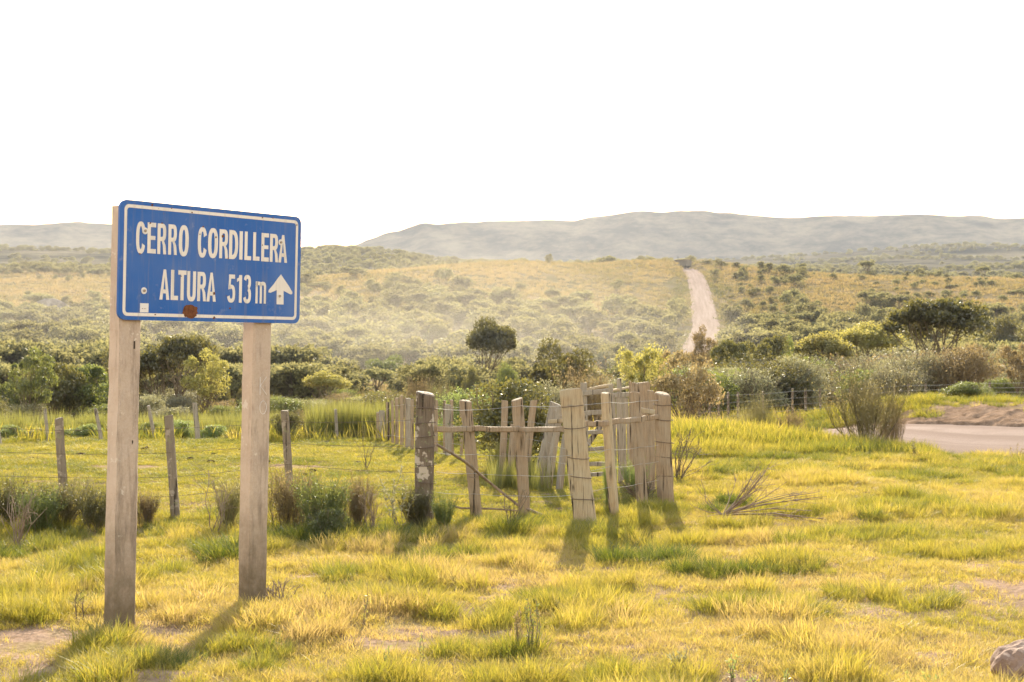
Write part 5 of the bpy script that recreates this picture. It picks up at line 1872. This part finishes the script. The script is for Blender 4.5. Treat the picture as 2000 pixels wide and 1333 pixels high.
G = 'trees and shrubs of the valley thicket'
PL = [
    # kind, name, px, top, width, depth, leaf, label, category
    ('rnd', 'tree', 112, 673, 134, 54, 'olive', 'broad dark olive tree nearest the edge of the grazed field', 'tree', .6),
    ('opn', 'tree', 62, 689, 109, 50, 'green', 'loose green tree leaning into the broad dark olive one', 'tree', 2.0),
    ('rnd', 'tree', 178, 695, 134, 55, 'green', 'mid green tree between the broad dark one and the nearer sign post', 'tree'),
    ('shr', 'shrub', 15, 745, 80, 52, 'green', 'dark green shrub at the photo edge under the broad olive tree', 'shrub'),
    ('rnd', 'tree', 228, 682, 115, 62, 'olive', 'dark tree half hidden behind the nearer sign post', 'tree'),
    ('umb', 'tree', 300, 678, 152, 62, 'olive', 'dark layered tree just past the nearer sign post', 'tree'),
    ('umb', 'tree', 354, 648, 136, 60, 'olive', 'tallest tree between the sign posts, forked trunk and layered crown', 'tree'),
    ('opn', 'tree', 402, 689, 102, 58, 'yellow', 'pale yellowish tree leaning beside the tallest one between the sign posts', 'tree'),
    ('wsp', 'shrub', 345, 752, 110, 62, 'silver', 'greyish brush under the trees between the sign posts', 'shrub'),
    ('shr', 'shrub', 436, 755, 30, 62, 'olive', 'small round dark bush near the farther sign post', 'shrub'),
    ('shr', 'shrub', 472, 757, 28, 60, 'olive', 'small dark bush touching the farther sign post', 'shrub'),
    ('umb', 'tree', 640, 727, 92, 78, 'yellow', 'flat topped bright yellow green tree past the sign', 'tree'),
    ('brl', 'shrub', 652, 768, 60, 60, 'rust', 'russet twiggy bush in front of the yellow flat topped tree', 'shrub'),
    ('rnd', 'tree', 762, 694, 96, 170, 'green', 'round hazy tree rising out of the dust', 'tree'),
    ('umb', 'tree', 955, 625, 124, 118, 'olive', 'flat crowned tree with a visible trunk alone in the middle of the valley', 'tree'),
    ('shr', 'shrub', 922, 714, 40, 90, 'olive', 'small round dark bush below the lone flat crowned tree', 'shrub'),
    ('shr', 'shrub', 988, 706, 48, 84, 'green', 'dark bush at the foot of the lone flat crowned tree', 'shrub'),
    ('rnd', 'shrub', 884, 725, 42, 110, 'yellow', 'small yellow green bush before the dusty hollow', 'shrub'),
    ('brm', 'shrub', 815, 733, 66, 58, 'rust', 'golden brown broom bush above the close-set stakes', 'shrub'),
    ('brm', 'shrub', 858, 738, 70, 54, 'broom', 'tawny broom bush behind the lichen post', 'shrub'),
    ('wsp', 'shrub', 905, 748, 130, 27, 'fresh', 'pale green feathery shrub behind the pen', 'shrub'),
    ('shr', 'shrub', 1008, 736, 210, 20.2, 'olive', 'big dark glossy leaved bush growing in the pen', 'shrub'),
    ('rnd', 'tree', 1090, 662, 141, 50, 'olive', 'olive tree with two lobes behind the pen gate', 'tree'),
    ('rnd', 'tree', 1052, 691, 68, 60, 'olive', 'smaller olive tree left of the two lobed one behind the pen', 'tree'),
    ('brl', 'shrub', 1148, 704, 110, 44, 'rust', 'reddish stemmed brush rising behind the board gate', 'shrub'),
    ('wsp', 'shrub', 1075, 735, 120, 36, 'silver', 'pale silvery shrub between the glossy bush and the gate', 'shrub'),
    ('opn', 'tree', 1258, 664, 118, 37, 'yellow', 'open branched tree with yellow green leaf tufts above the crush', 'tree'),
    ('opn', 'tree', 1345, 683, 150, 35, 'rust', 'russet open tree with slanting bare stems beside the pen corner', 'tree'),
    ('opn', 'tree', 1378, 645, 70, 72, 'rust', 'small open crowned brownish tree against the foot of the hill road', 'tree'),
    ('rnd', 'tree', 1428, 646, 102, 64, 'olive', 'dark tree just past the foot of the hill road', 'tree'),
    ('rnd', 'tree', 1492, 624, 102, 66, 'olive', 'dark upright tree, tallest beside the hill road', 'tree'),
    ('rnd', 'tree', 1535, 657, 48, 74, 'green', 'small tree touching the dark upright one', 'tree'),
    ('wsp', 'shrub', 1472, 712, 118, 48, 'silver', 'greyish round bush over the wire fence', 'shrub'),
    ('wsp', 'shrub', 1562, 688, 110, 50, 'silver', 'silvery open shrub with dark stem over the wire fence', 'shrub'),
    ('umb', 'tree', 1600, 648, 134, 84, 'yellow', 'low olive yellow tree behind the silvery shrub', 'tree'),
    ('umb', 'tree', 1682, 633, 158, 88, 'yellow', 'broad low yellowish tree left of the big dark umbrella tree', 'tree'),
    ('umb', 'tree', 1812, 573, 229, 66, 'olive', 'big dark umbrella tree standing above the thicket by the road', 'tree'),
    ('wsp', 'shrub', 1690, 690, 140, 54, 'silver', 'grey green brush below the big umbrella tree', 'shrub'),
    ('wsp', 'shrub', 1800, 672, 160, 44, 'silver', 'pale brown shrub mass in front of the big umbrella tree', 'shrub'),
    ('wsp', 'shrub', 1885, 664, 130, 43, 'rust', 'brownish dense shrub with a steep dark flank by the road', 'shrub'),
    ('wsp', 'shrub', 1745, 708, 120, 42, 'silver', 'low pale shrub between the broom bush and the brown mass', 'shrub'),
    ('opn', 'shrub', 1992, 664, 90, 38, 'rust', 'twiggy brown shrub at the photo edge by the road', 'shrub'),
    ('shr', 'shrub', 1960, 618, 90, 150, 'olive', 'hazy dark shrub beyond the thicket at the photo edge', 'shrub'),
    ('shr', 'shrub', 1890, 744, 92, 37, 'green', 'round green bush against the fence across the road', 'shrub'),
    ('shr', 'shrub', 1980, 782, 70, 35, 'fresh', 'small fresh green bush above the road bank', 'shrub'),
    ('wsp', 'shrub', 1958, 735, 80, 39, 'green', 'leafy shrub with pale tips over the road bank', 'shrub'),
    ('brm', 'shrub', 1690, 715, 190, 26.0, 'broom', 'big fan shaped broom shrub standing before the road', 'shrub'),
    ('brm', 'shrub', 1740, 778, 70, 27, 'rust', 'small brown broom beside the big fan shaped one', 'shrub'),
    ('brm', 'shrub', 1482, 765, 70, 28, 'broom', 'spiky yellowish broom between the pen and the big broom shrub', 'shrub'),
    ('brl', 'shrub', 1395, 800, 70, 31, 'rust', 'low tawny scrub right of the pen corner', 'shrub'),
    ('brl', 'shrub', 1450, 796, 60, 30, 'broom', 'low olive scrub beside the spiky broom', 'shrub'),
    ('brl', 'shrub', 1545, 792, 70, 29, 'rust', 'low rusty scrub under the wire fence', 'shrub'),
    ('brl', 'shrub', 1590, 805, 50, 28, 'green', 'low green scrub at the foot of the big broom', 'shrub'),
    # green shrubs along the far edge of the grazed field
    ('shr', 'shrub', 22, 826, 66, 28.3, 'fresh', 'first green shrub from the photo edge along the rear field fence', 'shrub'),
    ('shr', 'shrub', 76, 836, 50, 28.3, 'silver', 'grey green shrub second along the rear field fence', 'shrub'),
    ('shr', 'shrub', 128, 838, 40, 28.6, 'fresh', 'small green shrub behind the first round fence post', 'shrub'),
    ('shr', 'shrub', 172, 825, 66, 28.4, 'fresh', 'pale green rounded shrub before the nearer sign post', 'shrub'),
    ('shr', 'shrub', 292, 824, 56, 28.4, 'green', 'green shrub just past the nearer sign post by the field edge', 'shrub'),
    ('shr', 'shrub', 352, 818, 74, 28.6, 'fresh', 'soft green shrub behind the second round fence post', 'shrub'),
    ('shr', 'shrub', 415, 826, 60, 28.4, 'fresh', 'pale shrub midway between the sign posts at the field edge', 'shrub'),
    ('shr', 'shrub', 458, 843, 38, 28.0, 'olive', 'low dark leafy bush at the field edge near the farther sign post', 'shrub'),
    ('shr', 'shrub', 560, 800, 58, 27.6, 'olive', 'dark leafy bush behind the farther sign post', 'shrub'),
    ('brl', 'shrub', 595, 800, 60, 33, 'rust', 'thin brown scrub between the farther sign post and the rushes', 'shrub'),
    ('wsp', 'shrub', 560, 770, 110, 44, 'green', 'green brush between the farther sign post and the flat yellow tree', 'shrub'),
    ('wsp', 'shrub', 700, 785, 90, 46, 'yellow', 'yellowish brush behind the rushes', 'shrub'),
    ('wsp', 'shrub', 760, 765, 80, 52, 'rust', 'russet brush behind the close-set stakes', 'shrub'),
    # growth along the roadside fence
    ('brl', 'shrub', 12, 930, 150, 13.9, 'olive', 'dark spiky bush at the photo edge before the field fence', 'shrub'),
    ('brl', 'shrub', 70, 945, 130, 13.5, 'green', 'olive green wiry bush second from the photo edge before the field fence', 'shrub'),
    ('brl', 'shrub', 128, 934, 140, 13.8, 'broom', 'olive wiry bush at the foot of the first round fence post', 'shrub'),
    ('brl', 'shrub', 186, 942, 120, 13.6, 'olive', 'dark wiry bush against the nearer sign post', 'shrub'),
    ('brl', 'shrub', 285, 955, 70, 14.0, 'rust', 'low brown tuft before the second round fence post', 'shrub'),
    ('brl', 'shrub', 448, 930, 90, 13.8, 'broom', 'spiky olive tuft before the farther sign post', 'shrub'),
    ('brl', 'shrub', 570, 905, 120, 14.0, 'rust', 'dry brown weeds at the third round fence post', 'shrub'),
    ('brl', 'shrub', 632, 918, 150, 13.3, 'green', 'green leafy clump midway between the sign and the lichen post', 'shrub'),
    ('shr', 'shrub', 640, 985, 90, 13.0, 'green', 'low dark leafy bush under the green leafy clump', 'shrub'),
    ('brl', 'shrub', 702, 925, 90, 13.7, 'rust', 'dry twiggy weeds beside the green leafy clump', 'shrub'),
    ('brl', 'shrub', 812, 945, 95, 13.5, 'olive', 'dark weeds wrapped round the foot of the lichen post', 'shrub'),
    ('shr', 'shrub', 690, 772, 90, 62, 'yellow', 'yellowish round bush in front of the valley track', 'shrub'),
    ('shr', 'shrub', 745, 776, 70, 58, 'green', 'low green bush between the rushes and the close-set stakes', 'shrub'),
    ('wsp', 'shrub', 622, 778, 80, 52, 'green', 'green brush under the flat yellow tree', 'shrub'),
    ('brl', 'shrub', 866, 960, 80, 13.4, 'green', 'green weed at the foot of the lichen post', 'shrub'),
    ('brl', 'shrub', 1238, 895, 60, 16.4, 'fresh', 'bright green ferny weed between the pen corner posts', 'shrub'),
    ('brl', 'shrub', 1190, 885, 40, 15.0, 'fresh', 'feathery green weed around the thin pale pen post', 'shrub'),
    ('brl', 'shrub', 1000, 850, 110, 19.0, 'yellow', 'yellow green spiky growth before the glossy bush in the pen', 'shrub'),
]
for a in PL:
    plant(*a)

# bare and leafless plants
def bare_bush(seed, n, h, spread, forks=3, lean=(0, 0), r=.006, tip=.0012):
    rg = R(seed)
    mb = MB()
    for k in range(n):
        a = rg.uniform(0, 6.28)
        q = rg.uniform(.2, 1) * spread
        tipp = np.array([q * math.cos(a) + lean[0] * h, q * math.sin(a) * .7 + lean[1] * h, h * rg.uniform(.55, 1)])
        b = np.array([rg.normal(0, .015), rg.normal(0, .015), -.02])
        P = limb(mb, b, tipp, r, tip * 1.5, rg, 6, .07, 4)
        for _ in range(forks):
            i = rg.randint(1, 5)
            e = P[i] + (P[5] - P[i]) * rg.uniform(.5, 1) + rg.normal(0, .16 * h, 3) * [1, .7, .6]
            Q = limb(mb, P[i], e, r * .5, tip, rg, 4, .07, 3)
            for _ in range(2):
                limb(mb, Q[2], Q[3] + rg.normal(0, .08 * h, 3), r * .28, tip * .8, rg, 3, .07, 3)
    return mb


def bare_plant(name, px, d, seed, n, h, spread, label, cat, forks=3, mat=MAT_TWIG, lean=(0, 0), r=.006, tip=.0016):
    g = gp(px, d)
    return obj(name, bare_bush(seed, n, h, spread, forks, lean, r, tip).mesh(name, mat, True), None, tuple(g), label, cat)


bare_plant('dry_bush', 38, 12.6, 400, 9, .52, .26, 'pale leafless bush at the photo edge before the dark wiry bushes', 'bush')
bare_plant('dry_bush', 1325, 18.8, 401, 7, .75, .30, 'dark leafless bush close to the thick corner post', 'bush', 4, MAT_BARK, (.15, 0), .009, .0024)
bare_plant('dry_bush', 1575, 25.5, 402, 6, .42, .25, 'small leafless bush left of the big broom shrub', 'bush')
bare_plant('dry_bush', 420, 13.4, 403, 5, .62, .16, 'thin leafless stems before the farther sign post', 'bush')
bare_plant('dry_bush', 730, 13.2, 404, 6, .46, .16, 'thin brown stems beside the green leafy clump', 'bush')
bare_plant('dry_bush', 1000, 13.7, 405, 6, .40, .22, 'dark bare stems between the thin posts of the pen fence', 'bush', 2, MAT_BARK)
bare_plant('dry_bush', 715, 20.5, 406, 3, .50, .2, 'tiny bare sapling alone on the grazed field', 'bush', 2, MAT_BARK, r=.007)
bare_plant('dry_stalk', 160, 8.9, 407, 2, .22, .03, 'single dry seed stalk close to the nearer sign post', 'stalk', 4, MAT_BARK, r=.004)
bare_plant('dry_bush', 545, 9.7, 408, 10, .16, .17, 'low dry twigs right of the farther sign post foot', 'bush')
bare_plant('dry_bush', 600, 14.2, 409, 8, .48, .22, 'dry weed stems around the third round fence post', 'bush')
bare_plant('dry_bush', 1258, 15.9, 410, 26, .30, .30, 'tangle of dry twigs at the foot of the pen corner', 'bush', 3, MAT_BARK, (-.3, 0))
bare_plant('dry_bush', 240, 14.3, 411, 5, .40, .1, 'thin dry stalks between the nearer sign post and second fence post', 'bush')

# the fallen dead branch in the pasture
rg = R(420)
mb = MB()
O = gp(1412, 14.6) + np.array([0, 0, .06])
for k in range(17):
    a = rg.uniform(-.12, 1.15) if k > 4 else rg.uniform(.75, 1.35)
    L = rg.uniform(.6, 1.12) * (1.0 if a < .8 else .95)
    e = O + np.array([L * math.cos(a) * 1.02, rg.uniform(-.35, .35), L * math.sin(a) * .72])
    e[2] = max(e[2], float(gz(e[0], e[1])) + .02)
    c = np.array([0, 0, -.06 * L if a > .5 else .03])
    t = np.linspace(0, 1, 7)[:, None]
    P = O + (e - O) * t + c * np.sin(np.pi * t) + rg.normal(0, .008, (7, 3)) * t
    add_tube(mb, P, np.linspace(.0075, .002, 7), 4, cap=False)
    for _ in range(5):
        i = rg.randint(2, 6)
        q = P[i] + (P[6] - P[i]) * rg.uniform(.4, .9) + rg.normal(0, .07, 3)
        q[2] = max(q[2], float(gz(q[0], q[1])) + .01)
        limb(mb, P[i], q, .0035, .0014, rg, 4, .08, 3)
for a, L in ((2.2, .42), (2.75, .36), (3.3, .28), (1.9, .6)):
    e = O + np.array([L * math.cos(a), .1, L * math.sin(a) * .8])
    limb(mb, O, e, .006, .0015, rg, 6, .08, 4)
c_ = np.array(O)
obj('dead_branch', mb.mesh('dead_branch', MAT_TWIG, True, xf=lambda v: v - c_), None, tuple(c_), 'grey fallen dead branch with arching twigs lying in the pasture', 'branch')

# leafy saplings and weeds close by
def weed(px, d, h, seed, label, n=5, leaf=16, ls=.03, mat=MAT_FRESH, spread=.05):
    rg = R(seed)
    st_, lf_ = MB(), MB()
    for k in range(n):
        tip = np.array([rg.normal(0, spread), rg.normal(0, spread), h * rg.uniform(.6, 1)])
        P = limb(st_, (rg.normal(0, .012), rg.normal(0, .012), -.02), tip, .0032, .0012, rg, 7, .05, 4)
        t = rg.uniform(.25, 1, leaf)
        Q = np.stack([np.interp(t, np.linspace(0, 1, 7), P[:, i]) for i in range(3)], -1)
        V, F = kites(Q, ls * rg.uniform(.6, 1.3, leaf), rg, .9, .35)
        lf_.add(V, F)
    root = empty('weed', tuple(gp(px, d)), label, 'weed')
    obj('stem', st_.mesh('stem', MAT_TWIG, True), root)
    obj('foliage', lf_.mesh('foliage', mat), root)


weed(785, 13.3, .62, 431, 'leafy grey green sapling left of the lichen post', 6, 34, .045, MAT_SILVER, .10)
weed(1012, 8.35, .26, 432, 'tall brown weed standing in the foreground pasture', 5, 22, .022, MAT_RUST, .02)
weed(1036, 8.2, .34, 433, 'tall dark green weed beside the brown one in the foreground', 7, 26, .024, MAT_GREEN, .03)
weed(1430, 7.55, .16, 434, 'small bright green weed at the lower picture edge', 4, 26, .02, MAT_FRESH, .02)
weed(1470, 7.35, .10, 435, 'tiny green sprig beside the small bright weed', 4, 16, .02, MAT_FRESH, .02)
weed(1530, 7.4, .11, 436, 'green sprig on the bare soil at the lower edge', 3, 18, .02, MAT_FRESH, .02)
weed(1810, 7.4, .08, 437, 'low green rosette near the boulder', 6, 14, .03, MAT_FRESH, .05)
weed(1320, 7.75, .12, 438, 'pale rosette weed in the foreground grass', 7, 14, .035, MAT_SILVER, .05)
weed(710, 8.9, .28, 439, 'thin yellow green weed midway in the foreground', 3, 18, .022, MAT_YELLOW, .02)
weed(825, 7.9, .20, 440, 'thin green weed by the bare soil strip', 2, 16, .024, MAT_FRESH, .015)
weed(755, 7.7, .15, 441, 'green weed left of the bare soil strip', 3, 18, .024, MAT_FRESH, .03)
weed(640, 9.3, .2, 442, 'slim yellow weed between the sign and the tussocks', 3, 14, .02, MAT_YELLOW, .02)
weed(1785, 22.5, .30, 443, 'dark weed standing alone at the road edge', 4, 20, .05, MAT_OLIVE, .03)
weed(1985, 22, .34, 444, 'thin dry weed at the road edge by the photo border', 5, 16, .04, MAT_RUST, .12)

# dung pats on the grazed field
m, ns, ls = M('dung')
finish(ns, ls, (0.07, 0.05, 0.03), 0.95, spec=0.0)
rg = R(450)
dp = [rock_mesh('dung_pat', .13, .12, .045, 60 + k, m, 2, .5) for k in range(3)]
for k in range(26):
    px, d_ = rg.uniform(20, 800), rg.uniform(17.5, 26.5)
    x_ = (px - CX) / FPX * d_
    o = obj('dung_pat', dp[k % 3], None, (x_, d_, float(gz(x_, d_)) + .022), 'small dark dung pat lying on the grazed field', 'dung', 'dung pats on the grazed field')
    s_ = rg.uniform(.3, .7)
    o.scale = (s_, s_, s_)
    o.rotation_euler = (0, 0, rg.uniform(0, 6.28))

# ------------------------------------------------------------------ trees and bushes on the slopes
FU = []
for k in range(3):
    tr, cr = make_crown_tree(seed=500 + k, form='umbrella', leaves=1500, lsize=.075, lobes=13)
    FU.append((tr, cr))
FR = []
for k in range(4):
    tr, cr = make_crown_tree(seed=510 + k, form='round', leaves=1500, lsize=.075, lobes=14)
    FR.append((tr, cr))
FS = []
for k in range(4):
    tr, cr = make_shrub(seed=520 + k, leaves=1100, lsize=.09, lobes=10, stems=5)
    FS.append((tr, cr))


def one_mesh(tr, cr, name, mat):
    mb = MB()
    mb.v, mb.f, mb.m, mb.n = list(cr.v), list(cr.f), list(cr.m), cr.n
    V = tr.verts()
    b = mb.n
    mb.v.append(V); mb.n += len(V)
    for f, mi in zip(tr.f, tr.m):
        mb.f.append(f + b); mb.m.append(mi + 1)
    # loops for faces of different size keep their order
    return mb.mesh(name, [mat, MAT_BARK])


MAT_HILLTREE = leaf_mat('leaf_hillside', (0.075, 0.08, 0.036), (0.21, 0.20, 0.088), (0.40, 0.35, 0.13), 0.5, .25, .02, .45)
FUM = [one_mesh(t, c, 'slope_tree', MAT_HILLTREE) for t, c in FU]
FRM = [one_mesh(t, c, 'slope_tree', MAT_HILLTREE) for t, c in FR]
FSM = [one_mesh(t, c, 'slope_bush', MAT_HILLTREE) for t, c in FS]


def slope_plant(me, px, d, h, w, name, label, cat, group, rz):
    g = gp(px, d)
    o = bpy.data.objects.new(name, me)
    COL.objects.link(o)
    o.location = tuple(g)
    o.scale = (w, w, h)
    o.rotation_euler = (0, 0, rz)
    tag(o, label, cat, group)
    return o


SP = [
    (FUM[0], 1695, 466, 175, 40, 508, 'lone flat crowned tree on the skyline of the far slope', 'tree'),
    (FSM[0], 1697, 464, 0, 34, 528, 'round bush under the lone flat crowned skyline tree', 'bush'),
    (FRM[1], 1795, 466, 0, 26, 524, 'first of the skyline trees right of the lone flat crowned one', 'tree'),
    (FSM[1], 1818, 464, 0, 34, 530, 'broad dark bush in the middle of the skyline group', 'bush'),
    (FRM[0], 1834, 467, 0, 20, 528, 'small round tree closing the skyline group', 'tree'),
    (FRM[2], 1770, 468, 0, 20, 530, 'thin tree opening the skyline group', 'tree'),
    (FUM[1], 1920, 466, 0, 32, 520, 'tree standing tall on the skyline at the photo edge', 'tree'),
    (FSM[2], 1985, 466, 0, 40, 532, 'low bush cluster on the skyline at the photo edge', 'bush'),
    (FRM[3], 1072, 499, 0, 16, 496, 'single small round tree on the crest of the middle hill', 'tree'),
    (FRM[0], 1437, 500, 0, 22, 512, 'round tree on the skyline right of the hill road', 'tree'),
    (FSM[3], 1455, 500, 0, 30, 518, 'low bush beside the round tree right of the hill road', 'bush'),
    (FSM[0], 1380, 512, 0, 34, 507, 'dark bush on the crest beside the truck', 'bush'),
    (FSM[1], 1410, 508, 0, 28, 512, 'second bush along the crest beside the truck', 'bush'),
    (FRM[2], 1325, 318, 0, 56, 583, 'bright green tree at the left edge of the hill road', 'tree'),
    (FRM[1], 1418, 345, 0, 28, 592, 'pale bush at the right edge of the hill road', 'bush'),
    (FRM[3], 1858, 400, 0, 36, 580, 'tall dark bush alone on the open far slope', 'bush'),
    (FSM[2], 1990, 380, 0, 50, 590, 'dark bush on the far slope at the photo edge', 'bush'),
    (FRM[0], 690, 455, 0, 60, 520, 'dark tree high on the shoulder of the middle hill', 'tree'),
    (FRM[1], 628, 420, 0, 62, 550, 'round dark tree on the middle hill close to the sign edge', 'tree'),
    (FSM[0], 738, 390, 0, 34, 584, 'rounded bush on the grassy spur of the middle hill', 'bush'),
    (FRM[2], 900, 375, 0, 64, 568, 'large hazy tree on the slope of the middle hill', 'tree'),
    (FRM[3], 800, 385, 0, 44, 578, 'tree beside the grassy spur of the middle hill', 'tree'),
    (FRM[0], 1165, 320, 0, 66, 620, 'large hazy tree low on the middle hill', 'tree'),
    (FRM[1], 1245, 315, 0, 36, 622, 'round hazy tree low on the middle hill near the road', 'tree'),
    (FRM[2], 1205, 410, 0, 30, 545, 'dark bush patch high on the middle hill', 'bush'),
    (FRM[3], 62, 590, 0, 22, 520, 'dark tree on the skyline of the slope at the photo edge', 'tree'),
    (FRM[0], 112, 560, 0, 14, 523, 'small tree on the upper slope left of the sign', 'tree'),
    (FRM[1], 158, 560, 0, 14, 524, 'small tree on the upper slope next to the sign post', 'tree'),
]
for k_, (me_, px, d, _, wpx, top, lab, cat) in enumerate(SP):
    g = gp(px, d)
    h = max(1.2, EYE - (top - HY) / FPX * d - g[2])
    slope_plant(me_, px, d, h, wpx / FPX * d, 'hill_tree' if cat == 'tree' else 'hill_bush', lab, cat, None, k_ * 1.3)

rg = R(530)
cnt = 0


def zone(n, px0, px1, d0, d1, hmin, hmax, wf, meshes, name, label, cat, group, dens=None, minroad=5.5):
    made = 0
    tries = 0
    while made < n and tries < n * 30:
        tries += 1
        px, d = rg.uniform(px0, px1), math.exp(rg.uniform(math.log(d0), math.log(d1)))
        x_ = (px - CX) / FPX * d
        if road_dist(np.array([x_]), np.array([d]))[0] < minroad: continue
        if dens is not None and dens(px, d, x_) < rg.rand(): continue
        h = rg.uniform(hmin, hmax) * (rg.uniform(.7, 1))
        slope_plant(meshes[rg.randint(len(meshes))], px, d, h, h * wf * rg.uniform(.8, 1.35), name, label, cat, group, rg.uniform(0, 6.28))
        made += 1


zone(150, 1400, 2080, 285, 468, .7, 2.4, 1.25, FSM, 'slope_bush', 'small dark round bush dotted over the open slope right of the hill road', 'bush', 'bushes dotted over the open slope',
     lambda px, d, x: .25 + .75 * float(fbm(np.array(x / 22.), np.array(d / 22.), 95, 2) > -.02))
zone(60, 1385, 1570, 290, 500, 2.0, 4.6, 1.15, FRM + FSM, 'slope_shrub', 'grey green shrub of the scrub crowding the right side of the hill road', 'shrub', 'scrub beside the hill road')
zone(55, 590, 1330, 300, 430, 2.6, 5.6, 1.2, FRM + FSM, 'middle_hill_tree', 'hazy tree on the wooded lower face of the middle hill', 'tree', 'trees on the middle hill',
     lambda px, d, x: 1.0 if d < 345 else (.9 if px < 920 and d < 420 else .18))
zone(45, -80, 230, 330, 600, 1.5, 4.0, 1.1, FRM + FSM, 'far_slope_tree', 'tree or bush dotted over the terraced slope at the photo edge', 'tree', 'trees on the terraced slope')

# the close wood of the valley and its lower slopes, too thick to count
rg = R(540)
wsrc = FRM + FUM + FSM
n = 4600
px = rg.uniform(-200, 2200, n)
d = np.exp(rg.uniform(np.log(95), np.log(345), n))
x = (px - CX) / FPX * d
dens = np.where(px < 620, 1.0, np.where(px < 1000, np.where(d > 130, .9, .35), np.where(px < 1330, np.where(d > 200, .55, .4), .55)))
dens = np.where((px > 1390) & (d > 300), .12, dens)
dens = dens * np.where((np.abs(px - 745) < 70) & (d < 190), .15, 1)
keep = (rg.rand(n) < dens) & (road_dist(x, d) > 5) & (fbm(x / 14, d / 14, 97, 2) > -.17)
h = rg.uniform(1.9, 4.8, n) * np.where((px > 620) & (d < 200), .8, 1.1)
h = np.where(d < 140, np.minimum(h, 2.9), h)
w = h * rg.uniform(.9, 1.5, n)
P = np.stack([x, d, gz(x, d)], -1)
rot = np.stack([np.zeros(n), np.zeros(n), rg.uniform(0, 6.28, n)], -1)
scatter('woodland', P[keep], rot[keep], np.stack([w, w, h], -1)[keep], rg.randint(0, len(wsrc), n)[keep], rg.rand(n)[keep], wsrc, 'close grey green woodland filling the valley and its lower slopes', 'woodland')

# nearer undergrowth between the single trees
rg = R(545)
def merged(pair, mat, name):
    mb = MB()
    t_, c_ = pair
    return one_mesh(t_, c_, name, mat)
tsrc = [merged(make_shrub(seed=550 + k, leaves=5200, lsize=.045, lobes=20, wisp=.8, stems=14), mm, 'thicket') for k, mm in enumerate((MAT_SILVER, MAT_GREEN, MAT_OLIVE, MAT_RUST, MAT_SILVER))]
n = 420
px = rg.uniform(-150, 2150, n)
d = np.exp(rg.uniform(np.log(44), np.log(112), n))
x = (px - CX) / FPX * d
dens = np.where(px < 600, .55, np.where(px < 1040, .22, np.where(px < 1360, .6, 1.0)))
dens = np.where((px > 540) & (px < 820) & (d < 84), .85, dens)
keep = (rg.rand(n) < dens) & (road_dist(x, d) > 4.6)
top = np.interp(px, [-150, 200, 480, 620, 1000, 1150, 1350, 1500, 1700, 1900, 2150], [775, 772, 778, 780, 745, 728, 708, 702, 692, 682, 680]) + rg.normal(0, 9, n)
h = np.clip(EYE - (top - HY) / FPX * d - gz(x, d), .7, 3.4) * rg.uniform(.7, 1.03, n)
w = h * rg.uniform(1.0, 1.7, n)
P = np.stack([x, d, gz(x, d)], -1)
rot = np.stack([np.zeros(n), np.zeros(n), rg.uniform(0, 6.28, n)], -1)
scatter('thicket', P[keep], rot[keep], np.stack([w, w, h], -1)[keep], rg.randint(0, 5, n)[keep], rg.rand(n)[keep], tsrc, 'close undergrowth knitting the valley trees together', 'undergrowth')

# scrub on the far hills, a grain only
n = 9000
px = rg.uniform(-300, 2300, n)
d = np.exp(rg.uniform(np.log(560), np.log(2500), n))
x = (px - CX) / FPX * d
keep = fbm(x / 120, d / 120, 99, 3) > -.03
h = rg.uniform(1.4, 3.6, n) * (1 + d / 3000)
P = np.stack([x, d, gz(x, d) - .3], -1)
rot = np.stack([np.zeros(n), np.zeros(n), rg.uniform(0, 6.28, n)], -1)
scatter('far_scrub', P[keep], rot[keep], np.stack([h * 1.5, h * 1.5, h], -1)[keep], rg.randint(0, len(FSM), n)[keep], rg.rand(n)[keep], FSM, 'scrub darkening the distant hills and the mountain side', 'scrub')

# ------------------------------------------------------------------ the air
m, ns, ls = M('hazy_air')
pv = ns.new('ShaderNodeVolumePrincipled')
pv.inputs['Color'].default_value = (0.58, 0.61, 0.70, 1)
pv.inputs['Density'].default_value = 0.00014
pv.inputs['Anisotropy'].default_value = 0.15
om = ns.new('ShaderNodeOutputMaterial')
ls.new(pv.outputs[0], om.inputs['Volume'])
mb = MB()
zmax = float(Z.max()) + 12
box(mb, (-4960, -4960, float(Z.min()) - 1.0), (4960, 4960, zmax))
obj('haze', mb.mesh('haze', m), kind='stuff')

# dust still hanging over the valley road
m, ns, ls = M('road_dust')
pv = ns.new('ShaderNodeVolumePrincipled')
pv.inputs['Color'].default_value = (0.96, 0.89, 0.79, 1)
pv.inputs['Density'].default_value = 0.00052
pv.inputs['Anisotropy'].default_value = 0.3
om = ns.new('ShaderNodeOutputMaterial')
ls.new(pv.outputs[0], om.inputs['Volume'])
import bmesh
bm = bmesh.new()
bmesh.ops.create_icosphere(bm, subdivisions=4, radius=1)
me = bpy.data.meshes.new('dust_cloud')
bm.to_mesh(me); bm.free()
me.materials.append(m)
for px, d, sx, sy, sz, zo in ((960, 215, 42, 62, 16, 2), (820, 190, 30, 50, 8, 0), (1090, 255, 34, 45, 20, 6), (900, 225, 64, 44, 9, 0), (860, 215, 50, 40, 7, -1), (330, 250, 85, 60, 19, 4), (120, 230, 60, 45, 12, 2), (600, 215, 55, 50, 9, 0)):
    g = gp(px, d)
    o = obj('dust_cloud', me, None, (g[0], g[1], g[2] + zo), 'pale dust hanging over the valley road', 'dust', 'dust over the valley road', 'stuff')
    o.scale = (sx, sy, sz)
